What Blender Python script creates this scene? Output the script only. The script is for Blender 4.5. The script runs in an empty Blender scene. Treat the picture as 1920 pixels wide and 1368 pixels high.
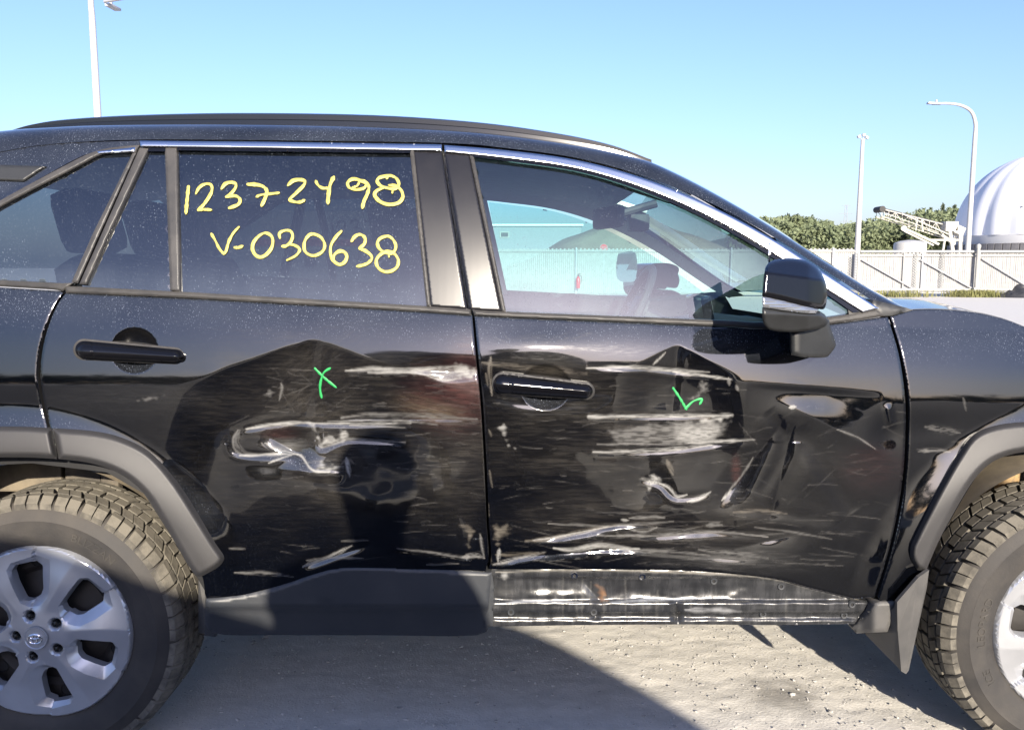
import bpy, bmesh, math, random
import numpy as np
from mathutils import Vector, Matrix, geometry

random.seed(7)
RNG = np.random.RandomState(7)
sc = bpy.context.scene
COL = sc.collection

# ------------------------------------------------------------------ camera
FPX, PITCH, HC, DC = 1550.0, math.radians(6.7), 1.296, 2.0
cam = bpy.data.cameras.new('camera')
cam.sensor_width = 36.0
cam.lens = 36.0 * FPX / 1920.0
cam.clip_start = 0.03
cam.clip_end = 3000
camo = bpy.data.objects.new('camera', cam)
COL.objects.link(camo)
camo.location = (0, -DC, HC)
camo.rotation_euler = (math.radians(90) - PITCH, 0, 0)
sc.camera = camo
sc.render.resolution_x, sc.render.resolution_y = 1024, 729

# ------------------------------------------------------------------ sky and sun
SUN_TRAVEL = Vector((-0.19, 1.0, -0.372)).normalized()
sun_el = math.asin(-SUN_TRAVEL.z)
sun_az = math.atan2(-SUN_TRAVEL.x, -SUN_TRAVEL.y)
world = bpy.data.worlds.new('World')
sc.world = world
world.use_nodes = True
wn = world.node_tree
wn.nodes.clear()
wo = wn.nodes.new('ShaderNodeOutputWorld')
wb = wn.nodes.new('ShaderNodeBackground')
ws = wn.nodes.new('ShaderNodeTexSky')
ws.sky_type = 'NISHITA'
ws.sun_disc = False
ws.sun_elevation = sun_el
ws.sun_rotation = sun_az
ws.altitude = 0
ws.air_density = 1.2
ws.dust_density = 1.5
ws.ozone_density = 3.7
wb.inputs['Strength'].default_value = 0.092
wm = wn.nodes.new('ShaderNodeMix')
wm.data_type = 'RGBA'
wm.blend_type = 'MULTIPLY'
wm.inputs[0].default_value = 1.0
wm.inputs[7].default_value = (0.96, 0.945, 1.22, 1)   # the camera's cool white balance for skylight
wn.links.new(ws.outputs[0], wm.inputs[6])
wn.links.new(wm.outputs[2], wb.inputs[0])
wn.links.new(wb.outputs[0], wo.inputs[0])

sl = bpy.data.lights.new('sun', 'SUN')
sl.energy = 5.0
sl.angle = math.radians(0.55)
sl.color = (1.0, 0.90, 0.75)

so = bpy.data.objects.new('sun', sl)
COL.objects.link(so)
so.rotation_euler = SUN_TRAVEL.to_track_quat('-Z', 'Y').to_euler()
so.location = (3, -8, 6)

sc.view_settings.view_transform = 'Standard'
sc.view_settings.look = 'None'
sc.view_settings.gamma = 1.0
sc.view_settings.use_curve_mapping = False
sc.view_settings.exposure = 1.3

# ------------------------------------------------------------------ numeric helpers
CP, SP = math.cos(PITCH), math.sin(PITCH)


def ray(u, v):
    u = np.asarray(u, float); v = np.asarray(v, float)
    a = (u - 960) / FPX
    b = (v - 684) / FPX
    return np.stack([a, CP - b * SP, -SP - b * CP], -1)


def W(u, v, y):
    """photo position -> world point on the plane at depth y"""
    d = ray(u, v)
    t = (np.asarray(y, float) + DC) / d[..., 1]
    p = d * t[..., None]
    p[..., 1] -= DC
    p[..., 2] += HC
    return p


def G(u, v):
    d = ray(u, v)
    t = -HC / d[..., 2]
    p = d * t[..., None]
    p[..., 1] -= DC
    p[..., 2] += HC
    return p


def V(u, v, y):
    return Vector(W(u, v, y).tolist())


def sstep(x, a, b):
    t = np.clip((x - a) / (b - a), 0, 1)
    return t * t * (3 - 2 * t)


def vnoise(x, y, seed=0):
    xi = np.floor(x).astype(np.int64); yi = np.floor(y).astype(np.int64)
    fx = x - xi; fy = y - yi
    fx = fx * fx * (3 - 2 * fx); fy = fy * fy * (3 - 2 * fy)

    def h(a, b):
        n = (a * 374761393 + b * 668265263 + seed * 1442695041) & 0xffffffff
        n = ((n ^ (n >> 13)) * 1274126177) & 0xffffffff
        return ((n ^ (n >> 16)) & 0xffff) / 65535.0
    return (h(xi, yi) * (1 - fx) + h(xi + 1, yi) * fx) * (1 - fy) + \
           (h(xi, yi + 1) * (1 - fx) + h(xi + 1, yi + 1) * fx) * fy


def cat(pts, n=8, closed=False):
    """Catmull-Rom through points"""
    P = [np.array(p, float) for p in pts]
    out = []
    m = len(P)
    rng = range(m if closed else m - 1)
    for i in rng:
        p1, p2 = P[i], P[(i + 1) % m]
        p0 = P[(i - 1) % m] if (closed or i > 0) else p1
        p3 = P[(i + 2) % m] if (closed or i + 2 < m) else p2
        for k in range(n):
            t = k / n
            out.append(0.5 * ((2 * p1) + (-p0 + p2) * t + (2 * p0 - 5 * p1 + 4 * p2 - p3) * t * t + (-p0 + 3 * p1 - 3 * p2 + p3) * t ** 3))
    if not closed:
        out.append(P[-1])
    return [tuple(p) for p in out]


# ------------------------------------------------------------------ the car's skin
XS = np.arange(-2.6, 3.0, 0.02)


def smooth_line(kx, kz, s=4):
    z = np.interp(XS, kx, kz)
    k = np.exp(-0.5 * (np.arange(-12, 13) / s) ** 2); k /= k.sum()
    zp = np.pad(z, 12, mode='edge')
    return np.convolve(zp, k, 'valid')


ZB = smooth_line([-2.6, -1.1, -0.1, 0.5, 0.9, 1.3, 3.0], [1.27, 1.240, 1.190, 1.158, 1.150, 1.135, 1.05])
ZC = smooth_line([-2.6, -0.45, -0.12, 0.70, 0.84, 1.15, 3.0], [1.02, 1.02, 1.079, 1.005, 0.960, 0.955, 0.92], 3)
WD = smooth_line([-2.6, -0.45, -0.15, 0.62, 0.82, 3.0], [0.035, 0.035, 0.004, 0.004, 0.03, 0.03], 3)
Q = np.arange(-0.9, 0.9, 0.001)
QQ, ZBg, ZCg, WDg = Q[None, :], ZB[:, None], ZC[:, None], WD[:, None]
Sg = QQ + ZCg - ZBg
TUP = np.interp(Sg, [-0.35, -0.2, -0.13, -0.10, -0.065, -0.03, -0.004, 0.004, 0.1, 0.25, 0.36, 0.43, 0.6],
                [6.5, 7.0, 8.0, 10.0, 15.0, 19.5, 22, 12.5, 14.5, 19, 24, 29, 40])
TLO = np.interp(QQ, [-0.75, -0.62, -0.5, -0.4, -0.25, -0.1, 0], [-16, -10, -5, -2.5, -1.0, 0.0, 1.0])
Hh = np.clip(QQ / (2 * WDg) + 0.5, 0, 1); Hh = Hh * Hh * (3 - 2 * Hh)
TT = np.tan(np.radians(TUP * Hh + TLO * (1 - Hh)))
YG = np.cumsum(TT, axis=1) * 0.001
i0 = np.argmin(np.abs(Q))
YG -= YG[:, i0:i0 + 1]

XR = float(W(68, 1195, 0.012)[0])
XF = XR + 2.69
ZWH = float(W(68, 1195, 0.012)[2])


def skin_y(x, z):
    x = np.asarray(x, float); z = np.asarray(z, float)
    fx = np.clip((x - XS[0]) / 0.02, 0, len(XS) - 1.001)
    ix = fx.astype(int); tx = fx - ix
    q = z - (ZC[ix] * (1 - tx) + ZC[ix + 1] * tx)
    fq = np.clip((q - Q[0]) / 0.001, 0, len(Q) - 1.001)
    iq = fq.astype(int); tq = fq - iq
    y = (YG[ix, iq] * (1 - tq) + YG[ix, iq + 1] * tq) * (1 - tx) + (YG[ix + 1, iq] * (1 - tq) + YG[ix + 1, iq + 1] * tq) * tx
    y = y + 0.045 * x + 0.010 * (x - 0.15) ** 2 + 0.05 * np.clip(np.abs(x) - 1.1, 0, 9) ** 2
    for xw in (XR, XF):
        r = np.hypot(x - xw, z - ZWH)
        y = y - 0.024 * (1 - sstep(r, 0.50, 0.62)) * sstep(z, 0.2, 0.5)
    return y


def S(u, v, off=0.0):
    u = np.asarray(u, float); v = np.asarray(v, float)
    y = np.zeros_like(u)
    for _ in range(25):
        p = W(u, v, y)
        y = 0.3 * y + 0.7 * (skin_y(p[..., 0], p[..., 2]) - off)
    return W(u, v, y)


# ------------------------------------------------------------------ materials
MATS = {}


class NT:
    def __init__(s, name):
        s.m = bpy.data.materials.new(name); s.m.use_nodes = True
        s.t = s.m.node_tree; s.t.nodes.clear()
        s.out = s.t.nodes.new('ShaderNodeOutputMaterial')
        MATS[name] = s.m

    def n(s, kind, **kw):
        nd = s.t.nodes.new('ShaderNode' + kind)
        for k, v in kw.items():
            if k == 'inp':
                for a, b in v.items():
                    if isinstance(b, bpy.types.NodeSocket):
                        s.t.links.new(b, nd.inputs[a])
                    else:
                        nd.inputs[a].default_value = b
            else:
                setattr(nd, k, v)
        return nd

    def math(s, op, a, b=0.0, c=0.0, clamp=False):
        nd = s.n('Math', operation=op, use_clamp=clamp)
        for i, x in enumerate((a, b, c)):
            if isinstance(x, bpy.types.NodeSocket):
                s.t.links.new(x, nd.inputs[i])
            else:
                nd.inputs[i].default_value = x
        return nd.outputs[0]

    def ramp(s, fac, stops):
        nd = s.n('ValToRGB')
        s.t.links.new(fac, nd.inputs[0])
        cr = nd.color_ramp
        while len(cr.elements) < len(stops):
            cr.elements.new(0.5)
        for e, (p, c) in zip(cr.elements, stops):
            e.position = p
            e.color = (c, c, c, 1) if not isinstance(c, tuple) else (*c, 1)
        return nd.outputs[0]

    def maprange(s, v, a, b, c=0.0, d=1.0, smooth=True):
        nd = s.n('MapRange', interpolation_type='SMOOTHSTEP' if smooth else 'LINEAR', clamp=True) if smooth else s.n('MapRange')
        s.t.links.new(v, nd.inputs[0])
        for i, x in zip((1, 2, 3, 4), (a, b, c, d)):
            nd.inputs[i].default_value = x
        return nd.outputs[0]

    def mixc(s, f, a, b):
        nd = s.n('Mix', data_type='RGBA')
        for i, x in ((0, f), (6, a), (7, b)):
            if isinstance(x, bpy.types.NodeSocket):
                s.t.links.new(x, nd.inputs[i])
            else:
                nd.inputs[i].default_value = (*x, 1) if isinstance(x, tuple) else x
        return nd.outputs[2]

    def coords(s, scale=(1, 1, 1), rot=(0, 0, 0)):
        tc = s.n('TexCoord')
        mp = s.n('Mapping')
        mp.inputs['Scale'].default_value = scale
        mp.inputs['Rotation'].default_value = rot
        s.t.links.new(tc.outputs['Object'], mp.inputs[0])
        return mp.outputs[0]

    def noise(s, vec, scale, detail=4, rough=0.55, dist=0.0):
        nd = s.n('TexNoise', inp={'Vector': vec, 'Scale': scale, 'Detail': detail, 'Roughness': rough, 'Distortion': dist})
        return nd.outputs['Fac']

    def voro(s, vec, scale, feature='F1'):
        nd = s.n('TexVoronoi', feature=feature, inp={'Vector': vec, 'Scale': scale})
        return nd

    def bsdf(s, **kw):
        nd = s.n('BsdfPrincipled')
        for k, v in kw.items():
            k = k.replace('_', ' ')
            if isinstance(v, bpy.types.NodeSocket):
                s.t.links.new(v, nd.inputs[k])
            else:
                nd.inputs[k].default_value = (*v, 1) if isinstance(v, tuple) and len(v) == 3 else v
        return nd

    def bump(s, h, strength=0.3, dist=0.01):
        nd = s.n('Bump', inp={'Height': h, 'Strength': strength, 'Distance': dist})
        return nd.outputs[0]

    def done(s, sh):
        s.t.links.new(sh.outputs[0] if hasattr(sh, 'outputs') else sh, s.out.inputs[0])
        return s.m


def specks(t, dens=0.5, sc1=(205, 150, 90), rot=(0, 0.45, 0)):
    """dried water-spot and dust specks, as a 0..1 mask"""
    c1 = t.coords((1.0, 1.0, 0.55), rot)
    v1 = t.voro(c1, sc1[0])
    d1 = t.maprange(v1.outputs['Distance'], 0.10, 0.30, 1, 0)
    sep = t.n('SeparateColor', inp={0: v1.outputs['Color']})
    g1 = t.maprange(sep.outputs[0], 1 - dens, 1 - dens + 0.35)
    c2 = t.coords((1.0, 1.0, 0.6), (0, -0.5, 0))
    v2 = t.voro(c2, sc1[0] * 1.9)
    d2 = t.maprange(v2.outputs['Distance'], 0.12, 0.34, 1, 0)
    sep2 = t.n('SeparateColor', inp={0: v2.outputs['Color']})
    g2 = t.maprange(sep2.outputs[1], 1 - dens, 1 - dens + 0.3)
    a = t.math('MULTIPLY', d1, g1)
    b = t.math('MULTIPLY', t.math('MULTIPLY', d2, g2), 0.6)
    big = t.maprange(t.noise(t.coords(), 7, 3), 0.35, 0.65, 0.35, 1.0)
    return t.math('MULTIPLY', t.math('MAXIMUM', a, b), big)


def upface(t, a=0.12, b=0.36):
    g = t.n('NewGeometry')
    s = t.n('SeparateXYZ', inp={0: g.outputs['Normal']})
    return t.maprange(s.outputs[2], a, b)


def mk_paint(name, wear):
    t = NT(name)
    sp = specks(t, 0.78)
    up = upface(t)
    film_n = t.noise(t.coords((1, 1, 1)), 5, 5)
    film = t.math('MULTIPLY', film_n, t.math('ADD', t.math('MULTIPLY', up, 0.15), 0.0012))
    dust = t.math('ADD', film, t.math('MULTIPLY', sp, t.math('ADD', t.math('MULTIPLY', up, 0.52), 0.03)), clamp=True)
    scr = t.noise(t.coords((6, 6, 90)), 6, 5, 0.7)
    r = t.maprange(scr, 0.3, 0.8, 0.035, 0.09)
    base = t.bsdf(Base_Color=(0.0006, 0.0008, 0.0016), Roughness=r, IOR=1.78)
    sky_dust = t.bsdf(Base_Color=(0.17, 0.195, 0.245), Roughness=0.85, IOR=1.2)  # dust tinted blue to paint in the sky's reflection
    mx = t.n('MixShader', inp={0: dust, 1: base.outputs[0], 2: sky_dust.outputs[0]})
    if wear:
        at = t.n('Attribute', attribute_name='wear')
        grain = t.noise(t.coords((60, 60, 420)), 3.0, 4, 0.7)
        gr2 = t.noise(t.coords((1, 1, 1.6)), 420, 2, 0.7)
        g = t.math('ADD', t.math('MULTIPLY', grain, 0.6), t.math('MULTIPLY', gr2, 0.4))
        al = t.math('MULTIPLY', at.outputs['Alpha'], t.math('ADD', t.math('MULTIPLY', g, 1.5), 0.32), clamp=True)
        wb_ = t.bsdf(Base_Color=at.outputs['Color'], Roughness=0.55, IOR=1.45)
        mx = t.n('MixShader', inp={0: al, 1: mx.outputs[0], 2: wb_.outputs[0]})
    return t.done(mx.outputs[0])


def simple(name, col, rough=0.5, metal=0.0, ior=1.45, var=0.0, vscale=20, bump=0.0, bscale=200):
    t = NT(name)
    c = col
    if var:
        nz = t.noise(t.coords(), vscale, 5)
        lo = tuple(x * (1 - var) for x in col); hi = tuple(min(1, x * (1 + var)) for x in col)
        c = t.mixc(t.maprange(nz, 0.3, 0.7), lo, hi)
    b = t.bsdf(Base_Color=c, Roughness=rough, Metallic=metal, IOR=ior)
    if bump:
        nz = t.noise(t.coords(), bscale, 3)
        t.t.links.new(t.bump(nz, bump, 0.004), b.inputs['Normal'])
    return t.done(b)


def dusty(name, col, rough=0.45, dustc=(0.36, 0.33, 0.29), amt=0.35, metal=0.0, bscale=900, bstr=0.15, vs=14, ior=1.45):
    t = NT(name)
    nz = t.noise(t.coords(), vs, 6, 0.6)
    sp = specks(t, 0.3)
    up = upface(t, 0.0, 0.8)
    f = t.math('MULTIPLY', t.maprange(nz, 0.3, 0.75), amt)
    f = t.math('ADD', f, t.math('MULTIPLY', sp, amt * 0.5), clamp=True)
    f = t.math('ADD', f, t.math('MULTIPLY', up, amt * 0.6), clamp=True)
    c = t.mixc(f, col, dustc)
    b = t.bsdf(Base_Color=c, Roughness=t.maprange(f, 0, 1, rough, 0.85), Metallic=metal, IOR=ior)
    t.t.links.new(t.bump(t.noise(t.coords(), bscale, 2), bstr, 0.002), b.inputs['Normal'])
    return t.done(b)


def mk_glass(name, tint, haze, spk, botz=None):
    """thin tinted glass with dust on it, blued to stand in for reflected sky"""
    t = NT(name)
    fr = t.n('Fresnel', inp={'IOR': 1.5})
    tr = t.n('BsdfTransparent', inp={'Color': (*tint, 1)})
    gl = t.n('BsdfGlossy', inp={'Color': (1, 1, 1, 1), 'Roughness': 0.01})
    m1 = t.n('MixShader', inp={0: t.math('MULTIPLY', fr.outputs[0], 2.6, clamp=True), 1: tr.outputs[0], 2: gl.outputs[0]})
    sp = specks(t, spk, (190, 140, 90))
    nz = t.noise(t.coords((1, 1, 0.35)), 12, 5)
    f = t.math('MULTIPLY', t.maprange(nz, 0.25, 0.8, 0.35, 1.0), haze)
    if botz is not None:
        at = t.n('Attribute', attribute_name='edge')
        f = t.math('ADD', f, t.math('MULTIPLY', at.outputs['Fac'], t.maprange(nz, 0.1, 0.9, 0.35 * botz, botz)), clamp=True)
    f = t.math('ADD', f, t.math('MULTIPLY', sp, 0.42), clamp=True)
    df = t.n('BsdfDiffuse', inp={'Color': (0.16, 0.19, 0.235, 1)})  # dust colour carries the blue of reflected sky
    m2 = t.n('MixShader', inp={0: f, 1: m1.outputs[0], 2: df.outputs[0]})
    return t.done(m2.outputs[0])


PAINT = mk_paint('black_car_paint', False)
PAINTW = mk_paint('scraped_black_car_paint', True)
CHROME = simple('satin_chrome', (0.72, 0.73, 0.75), 0.22, 1.0)
CHROME2 = simple('bright_chrome', (0.8, 0.8, 0.82), 0.12, 1.0)
BLACKGL = simple('gloss_black_plastic', (0.004, 0.004, 0.005), 0.08)
PILLAR = dusty('satin_black_pillar', (0.006, 0.006, 0.008), 0.30, amt=0.012, bstr=0.01)
SEAL = dusty('dusty_rubber_seal', (0.022, 0.022, 0.023), 0.4, amt=0.07, ior=1.3)
TRIMG = dusty('dusty_window_trim', (0.028, 0.028, 0.030), 0.36, amt=0.07, ior=1.33)
FLARE = dusty('grey_arch_plastic', (0.027, 0.0265, 0.0275), 0.5, (0.048, 0.046, 0.046), 0.25, vs=6)
CLAD = dusty('dark_sill_plastic', (0.026, 0.029, 0.034), 0.42, (0.07, 0.068, 0.066), 0.25, vs=6)
FLAP = dusty('mud_flap_plastic', (0.05, 0.05, 0.05), 0.5, (0.15, 0.14, 0.13), 0.3, vs=8)
INNER = simple('black_inner_body', (0.006, 0.006, 0.007), 0.7)
LINER = dusty('muddy_arch_liner', (0.05, 0.045, 0.04), 0.8, (0.20, 0.165, 0.115), 0.8, vs=9)
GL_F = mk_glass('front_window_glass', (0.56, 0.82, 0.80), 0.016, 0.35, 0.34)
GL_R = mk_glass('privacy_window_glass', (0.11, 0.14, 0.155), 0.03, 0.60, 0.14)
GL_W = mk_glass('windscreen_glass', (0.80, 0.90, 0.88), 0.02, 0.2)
YELLOW = simple('yellow_paint_marker', (0.36, 0.32, 0.075), 0.5, var=0.30, vscale=130)
GREEN = simple('green_paint_marker', (0.02, 0.26, 0.07), 0.5, var=0.15, vscale=60)
SILVER = simple('silver_wheel_cover', (0.42, 0.43, 0.45), 0.28, 0.55, var=0.06, vscale=10)
STEEL = simple('dark_steel_wheel', (0.018, 0.016, 0.015), 0.55, var=0.3)
LUG = simple('black_lug_nut', (0.02, 0.02, 0.02), 0.25, 0.6)
RUB = dusty('tyre_sidewall_rubber', (0.020, 0.019, 0.019), 0.7, (0.075, 0.066, 0.055), 0.45, vs=7, bscale=160, bstr=0.2)
TREAD = dusty('dusty_tyre_tread', (0.050, 0.046, 0.039), 0.85, (0.140, 0.127, 0.102), 1.0, vs=26, bscale=260, bstr=0.35)
LETTER = dusty('tyre_lettering', (0.024, 0.023, 0.022), 0.65, (0.090, 0.078, 0.063), 0.5, vs=7)
DARKINT = simple('dark_interior_trim', (0.030, 0.031, 0.034), 0.6, var=0.2)
SEATM = simple('black_seat_fabric', (0.022, 0.022, 0.025), 0.8, bump=0.3, bscale=500)
LIGHTINT = simple('pale_grey_headliner', (0.72, 0.73, 0.70), 0.85, var=0.05)
GREYSAT = simple('dark_satin_mirror_plastic', (0.020, 0.021, 0.022), 0.38, var=0.15)
RAILM = simple('satin_black_roof_rail', (0.006, 0.007, 0.009), 0.13)
LENS = simple('mirror_signal_lens', (0.30, 0.31, 0.33), 0.12, 0.75)


def mk_rocker():
    t = NT('bare_scuffed_rocker_metal')
    at = t.n('Attribute', attribute_name='wear')
    vert = t.noise(t.coords((30, 30, 5)), 1.5, 5, 0.6)
    f = t.maprange(vert, 0.35, 0.7)
    c = t.mixc(f, (0.018, 0.019, 0.021), (0.036, 0.037, 0.040))
    c = t.mixc(at.outputs['Alpha'], c, at.outputs['Color'])
    b = t.bsdf(Base_Color=c, Roughness=t.maprange(vert, 0.3, 0.7, 0.20, 0.32), Metallic=0.1, IOR=1.5)
    t.t.links.new(t.bump(t.noise(t.coords((1, 1, 0.4)), 160, 3), 0.12, 0.003), b.inputs['Normal'])
    return t.done(b)


ROCKM = mk_rocker()


# ------------------------------------------------------------------ object helpers
def link(o, parent=None):
    COL.objects.link(o)
    if parent is not None:
        o.parent = parent
    return o


def empty(name, loc=(0, 0, 0), label=None, cat_=None, group=None):
    o = bpy.data.objects.new(name, None)
    o.location = loc
    o.empty_display_size = 0.2
    link(o)
    return tag(o, label, cat_, group)


def tag(o, label=None, cat_=None, group=None, kind=None):
    if label: o['label'] = label
    if cat_: o['category'] = cat_
    if group: o['group'] = group
    if kind: o['kind'] = kind
    return o


def mesh_obj(name, verts, faces, mat, parent=None, smooth=True, sharp=None):
    me = bpy.data.meshes.new(name)
    if isinstance(verts, np.ndarray):
        verts = verts.tolist()
    me.from_pydata(verts, [], faces)
    me.materials.append(mat)
    if smooth:
        me.polygons.foreach_set('use_smooth', [True] * len(me.polygons))
        if sharp is not None:
            me.set_sharp_from_angle(angle=math.radians(sharp))
    me.update()
    o = bpy.data.objects.new(name, me)
    return link(o, parent)


def bm_obj(name, bm, mat, parent=None, smooth=False, sharp=35, loc=None):
    me = bpy.data.meshes.new(name)
    bmesh.ops.recalc_face_normals(bm, faces=bm.faces)
    bm.to_mesh(me); bm.free()
    me.materials.append(mat)
    if smooth:
        me.polygons.foreach_set('use_smooth', [True] * len(me.polygons))
        me.set_sharp_from_angle(angle=math.radians(sharp))
    o = bpy.data.objects.new(name, me)
    if loc is not None:
        o.location = loc
    return link(o, parent)


def add_box(bm, c, s, rot=None, bev=0.0):
    m = Matrix.Translation(Vector(c))
    if rot is not None:
        m = m @ rot.to_4x4()
    m = m @ Matrix.Diagonal((s[0], s[1], s[2], 1))
    r = bmesh.ops.create_cube(bm, size=1.0, matrix=m)
    if bev:
        es = list({e for v in r['verts'] for e in v.link_edges})
        bmesh.ops.bevel(bm, geom=es, offset=bev, segments=2, affect='EDGES', profile=0.6)


def add_tube(bm, pts, rad, seg=8, cap=True):
    pts = [Vector(p) for p in pts]
    rads = rad if isinstance(rad, (list, tuple)) else [rad] * len(pts)
    rings = []
    up = None
    for i, p in enumerate(pts):
        d = (pts[min(i + 1, len(pts) - 1)] - pts[max(i - 1, 0)]).normalized()
        if up is None:
            up = Vector((0, 0, 1)) if abs(d.z) < 0.9 else Vector((1, 0, 0))
        a = d.cross(up).normalized(); b = a.cross(d).normalized(); up = b
        rings.append([bm.verts.new(p + (a * math.cos(2 * math.pi * k / seg) + b * math.sin(2 * math.pi * k / seg)) * rads[i]) for k in range(seg)])
    for r0, r1 in zip(rings, rings[1:]):
        for k in range(seg):
            bm.faces.new((r0[k], r0[(k + 1) % seg], r1[(k + 1) % seg], r1[k]))
    if cap:
        bm.faces.new(rings[0][::-1]); bm.faces.new(rings[-1])


def add_lathe(bm, prof, c, axis='z', seg=24):
    """prof: list of (r, h)"""
    rings = []
    for r, h in prof:
        ring = []
        for k in range(seg):
            a = 2 * math.pi * k / seg
            if axis == 'z':
                p = (c[0] + r * math.cos(a), c[1] + r * math.sin(a), c[2] + h)
            else:
                p = (c[0] + r * math.cos(a), c[1] + h, c[2] + r * math.sin(a))
            ring.append(bm.verts.new(p))
        rings.append(ring)
    for r0, r1 in zip(rings, rings[1:]):
        for k in range(seg):
            bm.faces.new((r0[k], r0[(k + 1) % seg], r1[(k + 1) % seg], r1[k]))
    return rings


def inside(p, poly):
    x, y = p[:, 0], p[:, 1]
    r = np.zeros(len(p), bool)
    n = len(poly)
    for i in range(n):
        (x0, y0), (x1, y1) = poly[i], poly[(i + 1) % n]
        if y0 == y1:
            continue
        c = ((y0 > y) != (y1 > y)) & (x < (x1 - x0) * (y - y0) / (y1 - y0) + x0)
        r ^= c
    return r


def edge_dist(p, poly):
    d = np.full(len(p), 1e9)
    n = len(poly)
    A = np.array(poly)
    for i in range(n):
        a = A[i]; b = A[(i + 1) % n]
        ab = b - a
        L = (ab ** 2).sum() + 1e-12
        t = np.clip(((p - a) @ ab) / L, 0, 1)
        q = p - (a + t[:, None] * ab)
        d = np.minimum(d, (q ** 2).sum(1))
    return np.sqrt(d)


def densify(poly, sp):
    out = []
    n = len(poly)
    for i in range(n):
        a = np.array(poly[i], float); b = np.array(poly[(i + 1) % n], float)
        k = max(1, int(round(np.hypot(*(b - a)) / sp)))
        for j in range(k):
            out.append(tuple(a + (b - a) * j / k))
    return out


def tri_px(outline, sp):
    poly = densify(outline, sp)
    A = np.array(poly)
    lo, hi = A.min(0), A.max(0)
    rows = np.arange(lo[1], hi[1], sp * 0.9)
    pts = []
    for i, y in enumerate(rows):
        xs = np.arange(lo[0] + (sp * 0.5 if i % 2 else 0), hi[0], sp)
        pts.append(np.stack([xs, np.full_like(xs, y)], -1))
    g = np.concatenate(pts)
    g = g[inside(g, poly)]
    g = g[edge_dist(g, poly) > 0.55 * sp]
    allp = poly + [tuple(x) for x in g.tolist()]
    r = geometry.delaunay_2d_cdt([Vector(p) for p in allp], [], [list(range(len(poly)))], 1, 1e-4, False)
    P = np.array([(v.x, v.y) for v in r[0]])
    F = np.array([tuple(f) for f in r[2]])
    F = F[inside(P[F].mean(1), poly)]
    F = [tuple(f) for f in F.tolist()]
    return P, F, poly


def panel(name, outline, mat, parent=None, sp=8.0, off=0.0, lip=0.012, rnd=4.0, rdep=0.003, dent=None, prof=None, surf=None,
          wear=None, edge=None, post=None, lipx=0.0, lipz=0.0):
    """A sheet part: outline in photo positions, laid on the car's curved skin (or on surf),
    with rounded edges and a return flange."""
    P, F, poly = tri_px(outline, sp)
    d = edge_dist(P, poly)
    o_ = off - rdep * (1 - np.sqrt(np.clip(1 - (1 - np.clip(d / rnd, 0, 1)) ** 2, 0, 1))) if rnd else np.full(len(P), float(off))
    if prof is not None:
        o_ = o_ + prof(P[:, 0], P[:, 1], d)
    if dent is not None:
        o_ = o_ - dent(P[:, 0], P[:, 1])
    if surf is None:
        X = S(P[:, 0], P[:, 1], 0.0)
        X = W(P[:, 0], P[:, 1], X[:, 1] - o_)
    else:
        X = surf(P[:, 0], P[:, 1], o_)
    if post is not None:
        X = post(X, P)
    a, b, c = (X[i] for i in F[len(F) // 2])
    if np.cross(b - a, c - a)[1] > 0:
        F = [f[::-1] for f in F]
    verts = X
    if lip:
        cnt = {}
        for f in F:
            for i in range(3):
                e = (f[i], f[(i + 1) % 3]); k = (min(e), max(e))
                cnt[k] = None if k in cnt else e
        be = [e for e in cnt.values() if e]
        bv = sorted({i for e in be for i in e})
        m = {v: len(X) + i for i, v in enumerate(bv)}
        ex = X[bv].copy(); ex[:, 1] += lip; ex[:, 0] += lipx; ex[:, 2] += lipz
        nb_ = len(bv)
        verts = np.concatenate([X, ex, X[bv]])
        F = F + [(m[b_] + nb_, m[a_] + nb_, m[a_], m[b_]) for a_, b_ in be]
    ob = mesh_obj(name, verts, F, mat, parent)
    if lip and mat.name.endswith('car_paint'):
        ob.data.materials.append(INNER)
        nl_ = len(be)
        ob.data.polygons.foreach_set('material_index', [0] * (len(F) - nl_) + [1] * nl_)
    n = len(verts)
    if wear is not None:
        col = np.zeros((n, 4), np.float32)
        col[:len(P)] = wear(P[:, 0], P[:, 1])
        at = ob.data.attributes.new('wear', 'FLOAT_COLOR', 'POINT')
        at.data.foreach_set('color', col.ravel())
    if edge is not None:
        e = np.zeros(n, np.float32)
        e[:len(P)] = edge(P[:, 0], P[:, 1])
        at = ob.data.attributes.new('edge', 'FLOAT', 'POINT')
        at.data.foreach_set('value', e)
    return ob


def band(A, B):
    return list(A) + list(B)[::-1]

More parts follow.
